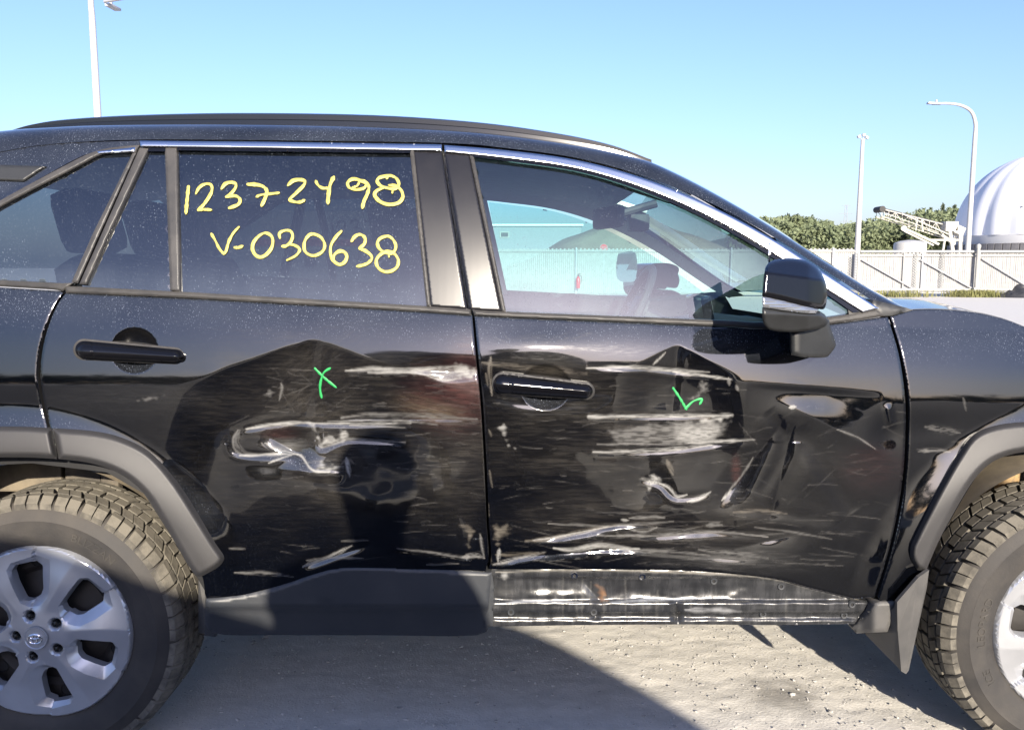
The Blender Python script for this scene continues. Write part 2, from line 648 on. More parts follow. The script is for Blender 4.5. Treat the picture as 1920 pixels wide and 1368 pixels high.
# ================================================================== THE SETTING
def mk_gravel():
    t = NT('packed_gravel')
    c = t.coords()
    n1 = t.noise(c, 0.6, 6); n2 = t.noise(c, 9, 6, 0.65); n3 = t.noise(c, 140, 3, 0.6)
    v = t.voro(c, 120)
    col = t.mixc(t.maprange(n2, 0.3, 0.7), (0.470, 0.452, 0.412), (0.560, 0.538, 0.490))
    col = t.mixc(t.math('MULTIPLY', t.maprange(n1, 0.35, 0.65), 0.5), col, (0.51, 0.495, 0.46))
    sep = t.n('SeparateColor', inp={0: v.outputs['Color']})
    pb = t.math('MULTIPLY', t.maprange(sep.outputs[0], 0.82, 0.9), t.maprange(v.outputs['Distance'], 0.15, 0.4, 1, 0))
    col = t.mixc(t.math('MULTIPLY', pb, 0.6), col, (0.60, 0.58, 0.55))
    # dark oil stain
    g = t.n('NewGeometry')
    sv = G(np.array([1465.0]), np.array([1300.0]))[0]
    d = t.n('VectorMath', operation='DISTANCE', inp={0: g.outputs['Position']})
    d.inputs[1].default_value = sv.tolist()
    st = t.math('ADD', d.outputs['Value'], t.math('MULTIPLY', t.noise(c, 14, 4), 0.16))
    col = t.mixc(t.maprange(st, 0.08, 0.24, 0.62, 0.0), col, (0.07, 0.065, 0.06))
    b = t.bsdf(Base_Color=col, Roughness=0.95, IOR=1.3)
    h = t.math('ADD', t.math('MULTIPLY', n3, 0.5), t.math('MULTIPLY', t.noise(c, 420, 2), 0.35))
    h = t.math('ADD', h, t.math('MULTIPLY', v.outputs['Distance'], -0.25))
    t.t.links.new(t.bump(h, 0.45, 0.006), b.inputs['Normal'])
    return t.done(b)


GRAVEL = mk_gravel()
# one sheet: fine and uneven near the car, coarse out to the horizon
gx = np.concatenate([[-2500, -900, -350, -140, -60, -25, -10, -5, -3], np.arange(-1.6, 2.0, 0.012), [3, 5, 8, 14, 30, 60, 140, 350, 900, 2500]])
gy = np.concatenate([[-2500, -900, -300, -120, -50, -20, -8, -4, -2, -1, -0.5], np.arange(-0.1, 1.4, 0.012), [1.8, 2.5, 4, 6, 10, 16, 25, 35, 45, 60, 90, 140, 240, 500, 1100, 2500]])
GX, GY = np.meshgrid(gx, gy)
nearm = (np.abs(GX - 0.2) < 1.75) & (GY > -0.09) & (GY < 1.39)
GZ = (vnoise(GX * 9, GY * 22, 1) * 0.0030 + vnoise(GX * 30, GY * 60, 2) * 0.0022 + vnoise(GX * 70, GY * 80, 3) * 0.0022 - 0.006) * nearm
gv_ = np.stack([GX.ravel(), GY.ravel(), GZ.ravel()], 1)
nx_ = len(gx)
gf = [(j * nx_ + i, j * nx_ + i + 1, (j + 1) * nx_ + i + 1, (j + 1) * nx_ + i) for j in range(len(gy) - 1) for i in range(nx_ - 1)]
ground = mesh_obj('ground', gv_, gf, GRAVEL)
tag(ground, 'dusty packed gravel yard', None, None, 'structure')

# added dark ground sheet, out of view, to darken the lower doors' reflections
SHEETM = simple('dark_sheet_ground', (0.05, 0.05, 0.052), 0.85, var=0.25, vscale=3, bump=0.4, bscale=60)
tag(mesh_obj('added_dark_sheet', [(-150, -48, 0.004), (150, -48, 0.004), (150, -0.22, 0.004), (-150, -0.22, 0.004)], [(0, 1, 2, 3)], SHEETM), 'added dark ground sheet, out of view, darkening the door reflections', None, None, 'structure')

# loose stones on the gravel
pebm = simple('gravel_stone', (0.33, 0.32, 0.305), 0.9, var=0.35, vscale=60)
ico = bmesh.new(); bmesh.ops.create_icosphere(ico, subdivisions=1, radius=1.0)
iv = np.array([v.co[:] for v in ico.verts]); iff = [tuple(v.index for v in f.verts) for f in ico.faces]; ico.free()
pv, pf = [], []
r_ = np.random.RandomState(3)
for k in range(4200):
    x = r_.uniform(-1.5, 1.9); y = r_.uniform(-0.05, 1.3)
    s_ = 0.0012 + 0.0026 * r_.rand() ** 3 + (0.006 * r_.rand() if r_.rand() < 0.02 else 0)
    q = iv * (1 + 0.25 * r_.randn(len(iv), 1)) * np.array([s_ * r_.uniform(0.8, 1.7), s_ * r_.uniform(0.8, 1.4), s_ * 0.7])
    b_ = len(pv)
    pv += (q + np.array([x, y, 0.001])).tolist()
    pf += [(a + b_, b + b_, c + b_) for a, b, c in iff]
tag(mesh_obj('loose_stones', pv, pf, pebm, None, False), 'loose grit and small stones on the gravel', 'gravel', None, 'stuff')

# ------------------------------------------------------------------ white slatted fence and gate
WHITE = simple('white_fence_paint', (0.306, 0.306, 0.295), 0.6, var=0.05, vscale=3)
SLAT = simple('white_fence_slat', (0.278, 0.278, 0.273), 0.55, var=0.10, vscale=6)
SHADE = simple('pale_grey_slat', (0.237, 0.237, 0.237), 0.55, var=0.08, vscale=6)
GALV = simple('galvanised_steel', (0.46, 0.47, 0.48), 0.45, 0.3, var=0.1)
BRACE = simple('pale_galvanised_brace', (0.33, 0.33, 0.335), 0.5)
YF = 36.0
FT = 2.12


def fence_run(x0, x1, y, name, label, postx, rails=True, mat=SLAT, step=0.092, top=FT, low=0.06):
    root = empty(name, ((x0 + x1) / 2, y, 0), label, 'fence')
    inv = Matrix.Translation((-(x0 + x1) / 2, -y, 0))
    def ch(o):
        o.parent = root; o.matrix_parent_inverse = inv; return o
    bm = bmesh.new()
    x = x0
    k = 0
    while x < x1:
        h = top + 0.05 * ((k % 2) == 0) + random.uniform(-0.01, 0.01)
        add_box(bm, (x, y + random.uniform(-0.006, 0.006), (h + low) / 2), (step * 0.86, 0.012, h - low))
        x += step; k += 1
    o = ch(bm_obj('slats', bm, mat)); o['kind'] = 'stuff'
    bm = bmesh.new()
    add_tube(bm, [(x0, y - 0.04, top - 0.09), (x1, y - 0.04, top - 0.09)], 0.035, 8)
    ch(bm_obj('top_rail', bm, WHITE, None, True))
    bm = bmesh.new()
    add_tube(bm, [(x0, y - 0.04, 0.16), (x1, y - 0.04, 0.16)], 0.03, 8)
    ch(bm_obj('bottom_rail', bm, WHITE, None, True))
    for px in postx:
        bm = bmesh.new()
        add_lathe(bm, [(0.05, 0), (0.05, top + 0.02), (0.056, top + 0.03), (0.03, top + 0.09), (0.001, top + 0.10)], (px, y - 0.07, 0), 'z', 12)
        ch(bm_obj('fence_post', bm, GALV, None, True))
    return root, ch


xg0 = float(W(1604, 500, YF)[0])
fence_run(-16, xg0 - 0.05, YF, 'slatted_fence', 'long white slatted fence behind the car seen through its windows', [float(W(u, 500, YF)[0]) for u in (500, 790, 1080, 1370, 1560)])
xg1 = float(W(1836, 500, YF)[0])
# sliding gate
gate, gch = fence_run(xg0, 30.0, YF - 0.35, 'sliding_gate', 'white cantilever gate with diagonal braces and grey slat panels', [], True, SHADE, 0.085, 1.92, 0.34)
for ch_ in list(gate.children):
    if ch_.name.startswith(('top_rail', 'bottom_rail')):
        pass
bm = bmesh.new(); add_tube(bm, [(xg0, YF - 0.42, 2.02), (30, YF - 0.42, 2.02)], 0.06, 10); gch(bm_obj('gate_top_beam', bm, WHITE, None, True))
bm = bmesh.new(); add_tube(bm, [(xg0 - 1.5, YF - 0.42, 0.30), (30, YF - 0.42, 0.30)], 0.075, 10); gch(bm_obj('gate_bottom_beam', bm, WHITE, None, True))
for u in (1608, 1693, 1728, 1834, 1940):
    x = float(W(u, 510, YF - 0.4)[0])
    bm = bmesh.new(); add_tube(bm, [(x, YF - 0.42, 0.3), (x, YF - 0.42, 2.05)], 0.05 if u in (1608, 1834) else 0.035, 8); gch(bm_obj('gate_upright', bm, WHITE if u != 1728 else GALV, None, True))
for ua, va, ub, vb in ((1616, 487, 1724, 548), (1726, 487, 1832, 546), (1840, 484, 1945, 548)):
    a = W(ua, va, YF - 0.46); b = W(ub, vb, YF - 0.46)
    bm = bmesh.new(); add_tube(bm, [a, b], 0.033, 8); gch(bm_obj('diagonal_brace', bm, BRACE, None, True))
# dark open strips of the gate
chain = simple('dark_chain_link', (0.25, 0.26, 0.26), 0.6, 0.3)
for u in (1604, 1715, 1765):
    x = float(W(u, 510, YF - 0.44)[0])
    bm = bmesh.new()
    z = 0.4
    while z < 1.9:
        add_tube(bm, [(x - 0.08, YF - 0.47, z), (x, YF - 0.47, z + 0.06), (x + 0.08, YF - 0.47, z + 0.12)], 0.012, 4)
        add_tube(bm, [(x + 0.08, YF - 0.47, z), (x - 0.08, YF - 0.47, z + 0.12)], 0.012, 4)
        z += 0.12
    gch(bm_obj('chain_strip', bm, chain))
# gate post with roller
bm = bmesh.new()
x = float(W(1834, 470, YF - 0.6)[0])
add_lathe(bm, [(0.08, 0), (0.08, 2.16), (0.10, 2.2), (0.10, 2.3), (0.03, 2.36), (0.001, 2.36)], (x, YF - 0.62, 0), 'z', 12)
add_box(bm, (x, YF - 0.6, 0.28), (0.26, 0.2, 0.26), None, 0.02)
tag(bm_obj('gate_post', bm, WHITE, None, True), 'white gate post with roller box at the foot of the gate', 'post')


# ------------------------------------------------------------------ lamp posts
POLE = simple('white_pole_paint', (0.366, 0.366, 0.366), 0.45, 0.0, var=0.04)
HEADM = simple('grey_lamp_head', (0.30, 0.31, 0.33), 0.5)
r0 = W(1815, 462, 44.0); r1 = W(1829, 232, 44.0); rt = W(1757, 195, 44.0)
lampR = empty('street_lamp', (r0[0], 44, 0), 'tall white street lamp with its arm bent left, in front of the dome', 'street lamp', 'street lamps')
bm = bmesh.new()
zt = r1[2]
xa = r0[0]
arm = cat([(xa, 44, zt - 0.6), (xa - 0.02, 44, zt), (xa - 0.28, 44, zt + 0.62), (xa - 0.85, 44, zt + 0.95), (xa - 1.6, 44, zt + 1.06), (rt[0] - 0.25 + 0.0, 44, rt[2])], 6)
add_tube(bm, [(xa, 44, 0), (xa, 44, zt - 0.7)] + arm, [0.15, 0.115] + list(np.linspace(0.11, 0.06, len(arm))), 12)
o = bm_obj('pole', bm, POLE, None, True); o.parent = lampR; o.matrix_parent_inverse = Matrix.Translation((-r0[0], -44, 0))
bm = bmesh.new()
add_box(bm, (rt[0] - 0.15, 44, rt[2] + 0.02), (0.75, 0.26, 0.10), Matrix.Rotation(0.05, 3, 'Y'), 0.03)
add_box(bm, (rt[0] - 0.05, 44, rt[2] + 0.14), (0.09, 0.09, 0.14), None, 0.02)
o = bm_obj('lamp_head', bm, POLE, None, True); o.parent = lampR; o.matrix_parent_inverse = Matrix.Translation((-r0[0], -44, 0))

yl = 24.0
l0 = W(187, 215, yl); l1 = W(169, 40, yl)
xl = (l0[0] + l1[0]) / 2
lampL = empty('street_lamp', (xl, yl, 0), 'white street lamp rising above the car roof at the left', 'street lamp', 'street lamps')
zt = float(W(169, 10, yl)[2])
hd = W(212, 14, yl + 5.0)
bm = bmesh.new()
arm = cat([(xl, yl, zt - 0.3), (xl + 0.02, yl + 0.05, zt + 0.35), (xl + 0.15, yl + 0.9, zt + 0.95), (xl + 0.2, yl + 2.4, zt + 1.05), (hd[0] - 0.15, yl + 4.7, hd[2] + 0.10)], 6)
add_tube(bm, [(xl, yl, 0), (xl, yl, zt - 0.5)] + arm, [0.13, 0.095] + list(np.linspace(0.09, 0.05, len(arm))), 12)
o = bm_obj('pole', bm, POLE, None, True); o.parent = lampL; o.matrix_parent_inverse = Matrix.Translation((-xl, -yl, 0))
bm = bmesh.new()
add_box(bm, (hd[0], yl + 5.0, hd[2]), (0.26, 0.75, 0.10), Matrix.Rotation(0.05, 3, 'X'), 0.03)
add_box(bm, (hd[0] - 0.02, yl + 4.9, hd[2] + 0.16), (0.09, 0.09, 0.20), None, 0.02)
o = bm_obj('lamp_head', bm, HEADM, None, True); o.parent = lampL; o.matrix_parent_inverse = Matrix.Translation((-xl, -yl, 0))

ym = 48.0
m0 = W(1609, 470, ym); m1 = W(1616, 262, ym)
xm = (m0[0] + m1[0]) / 2
mast = empty('floodlight_mast', (xm, ym, 0), 'straight white mast topped by small floodlights behind the fence', 'mast')
bm = bmesh.new()
add_tube(bm, [(xm, ym, 0), (xm, ym, m1[2] * 0.6), (xm, ym, m1[2])], [0.19, 0.14, 0.10], 12)
o = bm_obj('pole', bm, POLE, None, True); o.parent = mast; o.matrix_parent_inverse = Matrix.Translation((-xm, -ym, 0))
for dx, dz in ((-0.22, 0.18), (0.05, 0.26), (0.24, 0.12)):
    bm = bmesh.new()
    add_box(bm, (xm + dx, ym, m1[2] + dz), (0.20, 0.16, 0.16), Matrix.Rotation(dx * 2, 3, 'Y'), 0.03)
    add_tube(bm, [(xm, ym, m1[2] - 0.05), (xm + dx, ym, m1[2] + dz)], 0.03, 6)
    o = bm_obj('floodlight', bm, HEADM, None, True); o.parent = mast; o.matrix_parent_inverse = Matrix.Translation((-xm, -ym, 0))

# ------------------------------------------------------------------ white fabric dome on a block wall
YD = 70.0
dl = W(1813, 440, YD); dt = W(1990, 284, YD)
DR = dt[0] - dl[0]
zb_ = W(1900, 443, YD)[2]
zt_ = dt[2]
dome = empty('fabric_dome', (dl[0] + DR, YD, 0), 'white ribbed fabric dome on a grey block wall at the right edge', 'dome')
vs = []
NU, NV = 168, 28
for j in range(NV + 1):
    e = (j / NV) * math.pi / 2
    for i in range(NU + 1):
        a = 2 * math.pi * i / NU
        sc_ = 1 + 0.030 * abs(math.sin(a * 11)) * math.cos(e)
        vs.append((DR * math.cos(e) ** 0.85 * math.cos(a) * sc_, DR * math.cos(e) ** 0.85 * math.sin(a) * sc_, zb_ + (zt_ - zb_) * math.sin(e) ** 0.95))
FAB = simple('white_dome_fabric', (0.62, 0.63, 0.66), 0.6, var=0.03, vscale=0.4)
o = mesh_obj('fabric_cover', vs, [(j * (NU + 1) + i, j * (NU + 1) + i + 1, (j + 1) * (NU + 1) + i + 1, (j + 1) * (NU + 1) + i) for j in range(NV) for i in range(NU)], FAB, dome, True, 20)
bm = bmesh.new(); add_lathe(bm, [(DR * 1.01, zb_ - 0.7), (DR * 1.02, zb_), (DR * 1.0, zb_ + 0.05)], (0, 0, 0), 'z', 96)
bm_obj('fabric_skirt', bm, simple('grey_dome_skirt', (0.42, 0.43, 0.45), 0.6), dome, True)
BLK = simple('grey_concrete_block', (0.10, 0.10, 0.108), 0.9, var=0.2, vscale=2)
bh = (zb_ - 0.7) / 4.0
for lv in range(4):
    for k in range(40):
        a = math.pi + (k + 0.5 * (lv % 2)) * 2 * math.pi / 80 - math.pi / 4
        bm = bmesh.new() if (lv == 0 and k == 0) else None
        if bm is not None:
            add_box(bm, (0, 0, 0), (2 * math.pi * DR / 80 * 0.975, 0.7, bh * 0.97), None, 0.03)
            blk0 = bm_obj('concrete_block', bm, BLK, dome)
            b_ = blk0
        else:
            b_ = blk0.copy(); COL.objects.link(b_)
        b_.location = ((DR + 0.25) * math.cos(a), (DR + 0.25) * math.sin(a), bh * (lv + 0.5))
        b_.rotation_euler = (0, 0, a + math.pi / 2)
# small dark mark on the fabric (print)
mk = W(1853, 397, YD - 3)
bm = bmesh.new()
dirn = Vector((-0.72, -0.69, 0)).normalized()
for dx, w_, h_ in ((0, 0.28, 0.42), (0.5, 0.22, 0.2), (0.82, 0.25, 0.16)):
    pass
a_m = math.radians(219)
zm = float(W(1853, 395, YD - 2)[2]) - zb_
em_ = math.asin(min(0.95, (zm / (zt_ - zb_)) ** (1 / 0.95)))
rm = DR * math.cos(em_) ** 0.85 * 1.02
for da, dz, w_, h_ in ((-0.012, 0.0, 0.16, 0.36), (0.012, 0.06, 0.13, 0.12), (0.035, 0.02, 0.22, 0.13), (0.062, 0.03, 0.15, 0.12)):
    add_box(bm, (rm * math.cos(a_m + da), rm * math.sin(a_m + da), zb_ + zm + dz), (w_, 0.04, h_), Matrix.Rotation(a_m + math.pi / 2, 3, 'Z') @ Matrix.Rotation(0.25, 3, 'Y'))
bm_obj('dome_mark', bm, simple('dark_print', (0.10, 0.11, 0.14), 0.6), dome)

# ------------------------------------------------------------------ conveyor stacker, tank, tower
YC = 58.0
CONV = simple('cream_conveyor_steel', (0.40, 0.39, 0.35), 0.6, var=0.1)
BELT = simple('black_conveyor_belt', (0.03, 0.03, 0.03), 0.7)


def truss(u0, v0, u1, v1, hpx, nb, root, inv, nm, belt=True):
    a0 = V(u0, v0, YC); a1 = V(u1, v1, YC)
    sc_m = (YC + 2) / FPX
    h = Vector((0, 0, -hpx * sc_m))
    wv = Vector((0, 0.9, 0))
    bm = bmesh.new()
    th_ = 0.042
    for off in (Vector((0, 0, 0)), wv):
        add_tube(bm, [a0 + off, a1 + off], th_, 6); add_tube(bm, [a0 + off + h * 0.6, a1 + off + h], th_, 6)
        for k in range(nb + 1):
            t = k / nb
            p = a0.lerp(a1, t) + off; q = p + h * (0.6 + 0.4 * t)
            add_tube(bm, [p, q], 0.025, 5)
            if k < nb:
                p2 = a0.lerp(a1, (k + 1) / nb) + off
                q2 = p2 + h * (0.6 + 0.4 * (k + 1) / nb)
                add_tube(bm, [q, p2] if k % 2 else [p, q2], 0.025, 5)
    o = bm_obj(nm, bm, CONV, None, True); o.parent = root; o.matrix_parent_inverse = inv
    if belt:
        bm = bmesh.new()
        d = (a1 - a0)
        ang = math.atan2(-d.z, d.x)
        add_box(bm, (a0 + a1) / 2 + wv / 2 + Vector((0, 0, 0.06)), (d.length, 0.9, 0.10), Matrix.Rotation(ang, 3, 'Y'), 0.03)
        o = bm_obj('conveyor_belt', bm, BELT, None, True); o.parent = root; o.matrix_parent_inverse = inv
        bm = bmesh.new(); add_tube(bm, [a0 - Vector((0, 0.1, 0)), a0 + wv + Vector((0, 0.1, 0))], 0.22, 12)
        o = bm_obj('head_pulley', bm, BELT, None, True); o.parent = root; o.matrix_parent_inverse = inv


cx_ = float(W(1790, 440, YC)[0])
stk = empty('conveyor_stacker', (cx_, YC, 0), 'cream steel conveyor with a long lattice boom slanting up to the left', 'conveyor')
inv = Matrix.Translation((-cx_, -YC, 0))
truss(1654, 392, 1806, 430, 22, 12, stk, inv, 'boom')
bm = bmesh.new()
for (ua, va, ub, vb, w_) in ((1695, 428, 1760, 458, 0.10), (1695, 433, 1750, 460, 0.07), (1720, 410, 1717, 432, 0.05), (1728, 412, 1730, 434, 0.05), (1765, 440, 1790, 458, 0.12), (1772, 445, 1768, 470, 0.08), (1690, 400, 1780, 440, 0.05), (1740, 450, 1800, 450, 0.08), (1780, 430, 1786, 470, 0.14), (1800, 436, 1800, 470, 0.14), (1660, 400, 1710, 418, 0.03), (1710, 418, 1760, 436, 0.03)):
    add_tube(bm, [W(ua, va, YC - 0.3), W(ub, vb, YC - 0.3)], w_, 7)
add_box(bm, W(1780, 425, YC), (0.9, 0.8, 0.7), None, 0.05)
add_box(bm, W(1795, 432, YC), (0.7, 0.8, 0.6), Matrix.Rotation(0.4, 3, 'Y'), 0.05)
add_tube(bm, [W(1695, 428, YC - 0.6), W(1695, 428, YC + 0.6)], 0.2, 10)
add_tube(bm, [W(1786, 470, YC - 0.3), (float(W(1786, 470, YC)[0]), YC - 0.3, 0)], 0.16, 8)
add_tube(bm, [W(1800, 470, YC + 0.6), (float(W(1800, 470, YC)[0]), YC + 0.6, 0)], 0.16, 8)
o = bm_obj('undercarriage', bm, CONV, None, True); o.parent = stk; o.matrix_parent_inverse = inv

tk = W(1706, 466, 52.0); tr_ = (float(W(1735, 460, 52.0)[0]) - float(W(1678, 460, 52.0)[0])) / 2
zt2 = float(W(1706, 450, 52.0)[2]); ze = float(W(1706, 459, 52.0)[2])
bm = bmesh.new()
add_lathe(bm, [(tr_, 0), (tr_, ze), (tr_ * 0.97, ze + 0.12), (tr_ * 0.6, zt2 - 0.05), (tr_ * 0.2, zt2), (0.001, zt2)], (0, 0, 0), 'z', 40)
o = bm_obj('storage_tank', bm, simple('white_tank', (0.36, 0.36, 0.35), 0.5), None, True, 40, (tk[0], 52, 0))
tag(o, 'round white storage tank with a shallow domed top behind the fence', 'tank')

YT = 420.0
tb = W(1583, 470, YT); tt = W(1583, 383, YT)
bm = bmesh.new()
hh = tt[2]
for sx in (-1, 1):
    add_tube(bm, [(sx * 2.6, 0, 0), (sx * 0.9, 0, hh * 0.62), (sx * 0.5, 0, hh)], 0.13, 5)
for k in range(9):
    z0_ = hh * k / 9; z1_ = hh * (k + 1) / 9
    w0 = np.interp(z0_, [0, hh * 0.62, hh], [2.6, 0.9, 0.5]); w1 = np.interp(z1_, [0, hh * 0.62, hh], [2.6, 0.9, 0.5])
    add_tube(bm, [(-w0, 0, z0_), (w1, 0, z1_)], 0.07, 4); add_tube(bm, [(w0, 0, z0_), (-w1, 0, z1_)], 0.07, 4)
for f_, l_ in ((0.98, 2.2), (0.86, 3.4), (0.74, 2.6)):
    add_tube(bm, [(-l_, 0, hh * f_), (l_, 0, hh * f_)], 0.10, 5)
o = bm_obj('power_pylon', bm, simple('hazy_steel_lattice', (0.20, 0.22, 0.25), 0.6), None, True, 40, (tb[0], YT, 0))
tag(o, 'thin lattice power pylon rising faintly above the trees', 'pylon')


# ------------------------------------------------------------------ trees
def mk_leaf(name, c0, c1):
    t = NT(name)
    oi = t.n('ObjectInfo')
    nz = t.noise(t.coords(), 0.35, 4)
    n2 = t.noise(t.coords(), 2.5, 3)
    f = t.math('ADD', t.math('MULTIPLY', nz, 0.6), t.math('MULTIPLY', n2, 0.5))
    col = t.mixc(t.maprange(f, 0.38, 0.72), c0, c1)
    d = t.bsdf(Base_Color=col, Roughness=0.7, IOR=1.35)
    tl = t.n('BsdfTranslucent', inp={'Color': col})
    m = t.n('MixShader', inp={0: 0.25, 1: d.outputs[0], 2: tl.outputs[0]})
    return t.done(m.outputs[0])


LEAF1 = mk_leaf('hazed_broadleaf_foliage', (0.115, 0.145, 0.080), (0.200, 0.230, 0.130))  # leaf colour lightened to paint in distance haze
LEAF2 = mk_leaf('hazed_spruce_foliage', (0.105, 0.130, 0.095), (0.155, 0.185, 0.130))  # haze put into the needle colour too
BARK = simple('tree_bark', (0.12, 0.10, 0.08), 0.9)


def leaves(r, n, cen, rad, size, conif=False):
    """leaf-sized quads through a crown volume"""
    p = r.randn(n, 3); p /= np.linalg.norm(p, axis=1)[:, None]
    p *= (r.rand(n, 1) ** 0.45)
    if conif:
        h = r.rand(n)
        a = r.rand(n) * 6.283
        rr = (1 - h) ** 0.8 * (0.35 + 0.65 * r.rand(n)) * (0.75 + 0.25 * np.sin(h * 40))
        p = np.stack([rr * np.cos(a), rr * np.sin(a), h * 2 - 1], 1)
    c = np.array(cen) + p * np.array(rad)
    u = r.randn(n, 3); u /= np.linalg.norm(u, axis=1)[:, None]
    w = np.cross(u, r.randn(n, 3)); w /= np.linalg.norm(w, axis=1)[:, None]
    s = size * (0.6 + 0.8 * r.rand(n, 1))
    q = np.stack([c - u * s, c + w * s * 0.5, c + u * s, c - w * s * 0.5], 1)
    return q.reshape(-1, 3)


def crown_mesh(name, seed, conif, H, Wd, nl):
    r = np.random.RandomState(seed)
    vs = []
    if conif:
        vs.append(leaves(r, nl, (0, 0, H * 0.56), (Wd, Wd, H * 0.46), 0.32, True))
    else:
        k = 16
        for i in range(k):
            a = r.rand() * 6.283; rr = Wd * (0.25 + 0.6 * r.rand())
            z = H * (0.38 + 0.5 * r.rand())
            rr *= 1.1 - 0.6 * abs(z / H - 0.6)
            s = Wd * (0.32 + 0.22 * r.rand())
            vs.append(leaves(r, nl // k, (rr * math.cos(a), rr * math.sin(a), z), (s, s, s * 0.85), 0.30))
    v = np.concatenate(vs)
    f = [(4 * i, 4 * i + 1, 4 * i + 2, 4 * i + 3) for i in range(len(v) // 4)]
    return v, f


def tree(u, vtop, y, wpx, conif, seed, label, name):
    zt = float(W(u, vtop, y)[2]); x = float(W(u, vtop, y)[0])
    wd = wpx * (y + 2) / FPX / 2
    root = empty(name, (x, y, 0), label, 'tree', 'trees beyond the fence')
    v, f = crown_mesh('crown', seed, conif, zt, wd, 1500)
    mesh_obj('crown', v, f, LEAF2 if conif else LEAF1, root, False)
    bm = bmesh.new()
    add_tube(bm, [(0, 0, 0), (0.1, 0, zt * 0.5), (0, 0, zt * 0.9)], [zt * 0.022, zt * 0.014, 0.04], 8)
    if not conif:
        for k in range(5):
            a = k * 1.3
            add_tube(bm, [(0.05, 0, zt * (0.35 + 0.07 * k)), (wd * 0.5 * math.cos(a), wd * 0.5 * math.sin(a), zt * (0.55 + 0.06 * k))], [zt * 0.008, 0.03], 5)
    bm_obj('trunk', bm, BARK, root, True)
    return root


TL = [(1492, 394, 110, 46, False, 'tallest bushy tree left of the floodlight mast'), (1466, 404, 112, 34, False, 'bushy tree half hidden by the windscreen pillar'),
      (1520, 408, 118, 34, False, 'bushy tree just right of the tallest one'), (1550, 416, 120, 40, False, 'low round tree beneath the pylon on its left'),
      (1586, 418, 121, 40, False, 'low round tree directly under the pylon'), (1632, 410, 122, 44, False, 'broad tree just right of the floodlight mast'),
      (1700, 403, 130, 26, True, 'dark spruce rising behind the middle of the conveyor boom'), (1724, 396, 134, 22, True, 'spruce above the conveyor boom, left of two tall ones'),
      (1745, 393, 130, 24, True, 'spruce above the conveyor boom, right of two tall ones'), (1768, 386, 134, 24, True, 'tallest spruce between the conveyor and the street lamp'),
      (1790, 388, 131, 26, True, 'spruce just left of the street lamp pole'), (1810, 390, 136, 24, True, 'spruce hard against the street lamp pole')]
for k, (u, vt, y, wp, cf, lb) in enumerate(TL):
    tree(u, vt, y, wp, cf, 40 + k, lb, 'spruce_tree' if cf else 'broadleaf_tree')

# the wood behind and below them, one mass
r_ = np.random.RandomState(9)
vs1 = []
for k in range(620):
    u = r_.uniform(1380, 1900); y = r_.uniform(105, 150)
    vt = np.interp(u, [1380, 1440, 1500, 1580, 1620, 1680, 1750, 1830, 1900], [416, 410, 406, 422, 414, 404, 394, 391, 393]) + 46 * r_.rand() ** 1.6 + 3 * math.sin(u * 0.21) + 2 * math.sin(u * 0.57)
    p = W(u, vt, y)
    s = r_.uniform(1.0, 2.0)
    vs1.append(leaves(r_, 190, (p[0], p[1], p[2] - s * 0.9), (s, s, s * 1.0), 0.30))
v = np.concatenate(vs1)
tag(mesh_obj('far_wood', v, [(4 * i, 4 * i + 1, 4 * i + 2, 4 * i + 3) for i in range(len(v) // 4)], LEAF1, None, False), 'green wooded rise far beyond the fence', 'wood', None, 'stuff')
bmv = []
hx = np.linspace(40, 120, 40); hy = np.linspace(140, 230, 12)
for yy in hy:
    for xx in hx:
        bmv.append((xx, yy, 9.0 * sstep(yy, 138, 200) * sstep(xx, 30, 60) + 1.2 * vnoise(np.array(xx / 6), np.array(yy / 6), 2) - 0.5))
tag(mesh_obj('wooded_hill', bmv, [(j * 40 + i, j * 40 + i + 1, (j + 1) * 40 + i + 1, (j + 1) * 40 + i) for j in range(11) for i in range(39)], LEAF1), 'low green hill beneath the far wood', None, None, 'structure')

# added belt of trees, unseen, to darken the low reflections in the doors
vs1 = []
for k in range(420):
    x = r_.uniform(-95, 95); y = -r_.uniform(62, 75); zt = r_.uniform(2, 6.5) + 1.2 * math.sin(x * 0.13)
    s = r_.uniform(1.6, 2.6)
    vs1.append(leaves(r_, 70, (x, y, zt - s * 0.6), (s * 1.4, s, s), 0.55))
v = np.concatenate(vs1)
tag(mesh_obj('added_tree_belt', v, [(4 * i, 4 * i + 1, 4 * i + 2, 4 * i + 3) for i in range(len(v) // 4)], mk_leaf('dark_belt_foliage', (0.04, 0.055, 0.03), (0.07, 0.09, 0.05)), None, False), 'added belt of trees behind the photographer, out of frame, darkening the door reflections', 'wood', None, 'stuff')

# ------------------------------------------------------------------ things glimpsed through the car's windows
SAND = simple('sandy_soil', (0.22, 0.19, 0.14), 0.95, var=0.15, vscale=0.8, bump=0.4, bscale=2)
px0, px1 = float(W(960, 470, 58)[0]), float(W(1420, 470, 58)[0])
vs = []
nn = 46
for j in range(nn):
    for i in range(nn):
        a, b = i / (nn - 1) * 2 - 1, j / (nn - 1) * 2 - 1
        rr = math.hypot(a - 0.05 * b, b)
        h = 5.0 * max(0, 1 - rr ** 1.15) + 0.5 * float(vnoise(np.array(i / 4.0), np.array(j / 4.0), 3)) * (rr < 0.95)
        vs.append(((px0 + px1) / 2 + a * (px1 - px0) / 2 * 1.25, 58 + b * 9, h - 0.05))
tag(mesh_obj('soil_mound', vs, [(j * nn + i, j * nn + i + 1, (j + 1) * nn + i + 1, (j + 1) * nn + i) for j in range(nn - 1) for i in range(nn - 1)], SAND), 'tall sandy soil mound behind the fence, seen through the front window', 'mound')

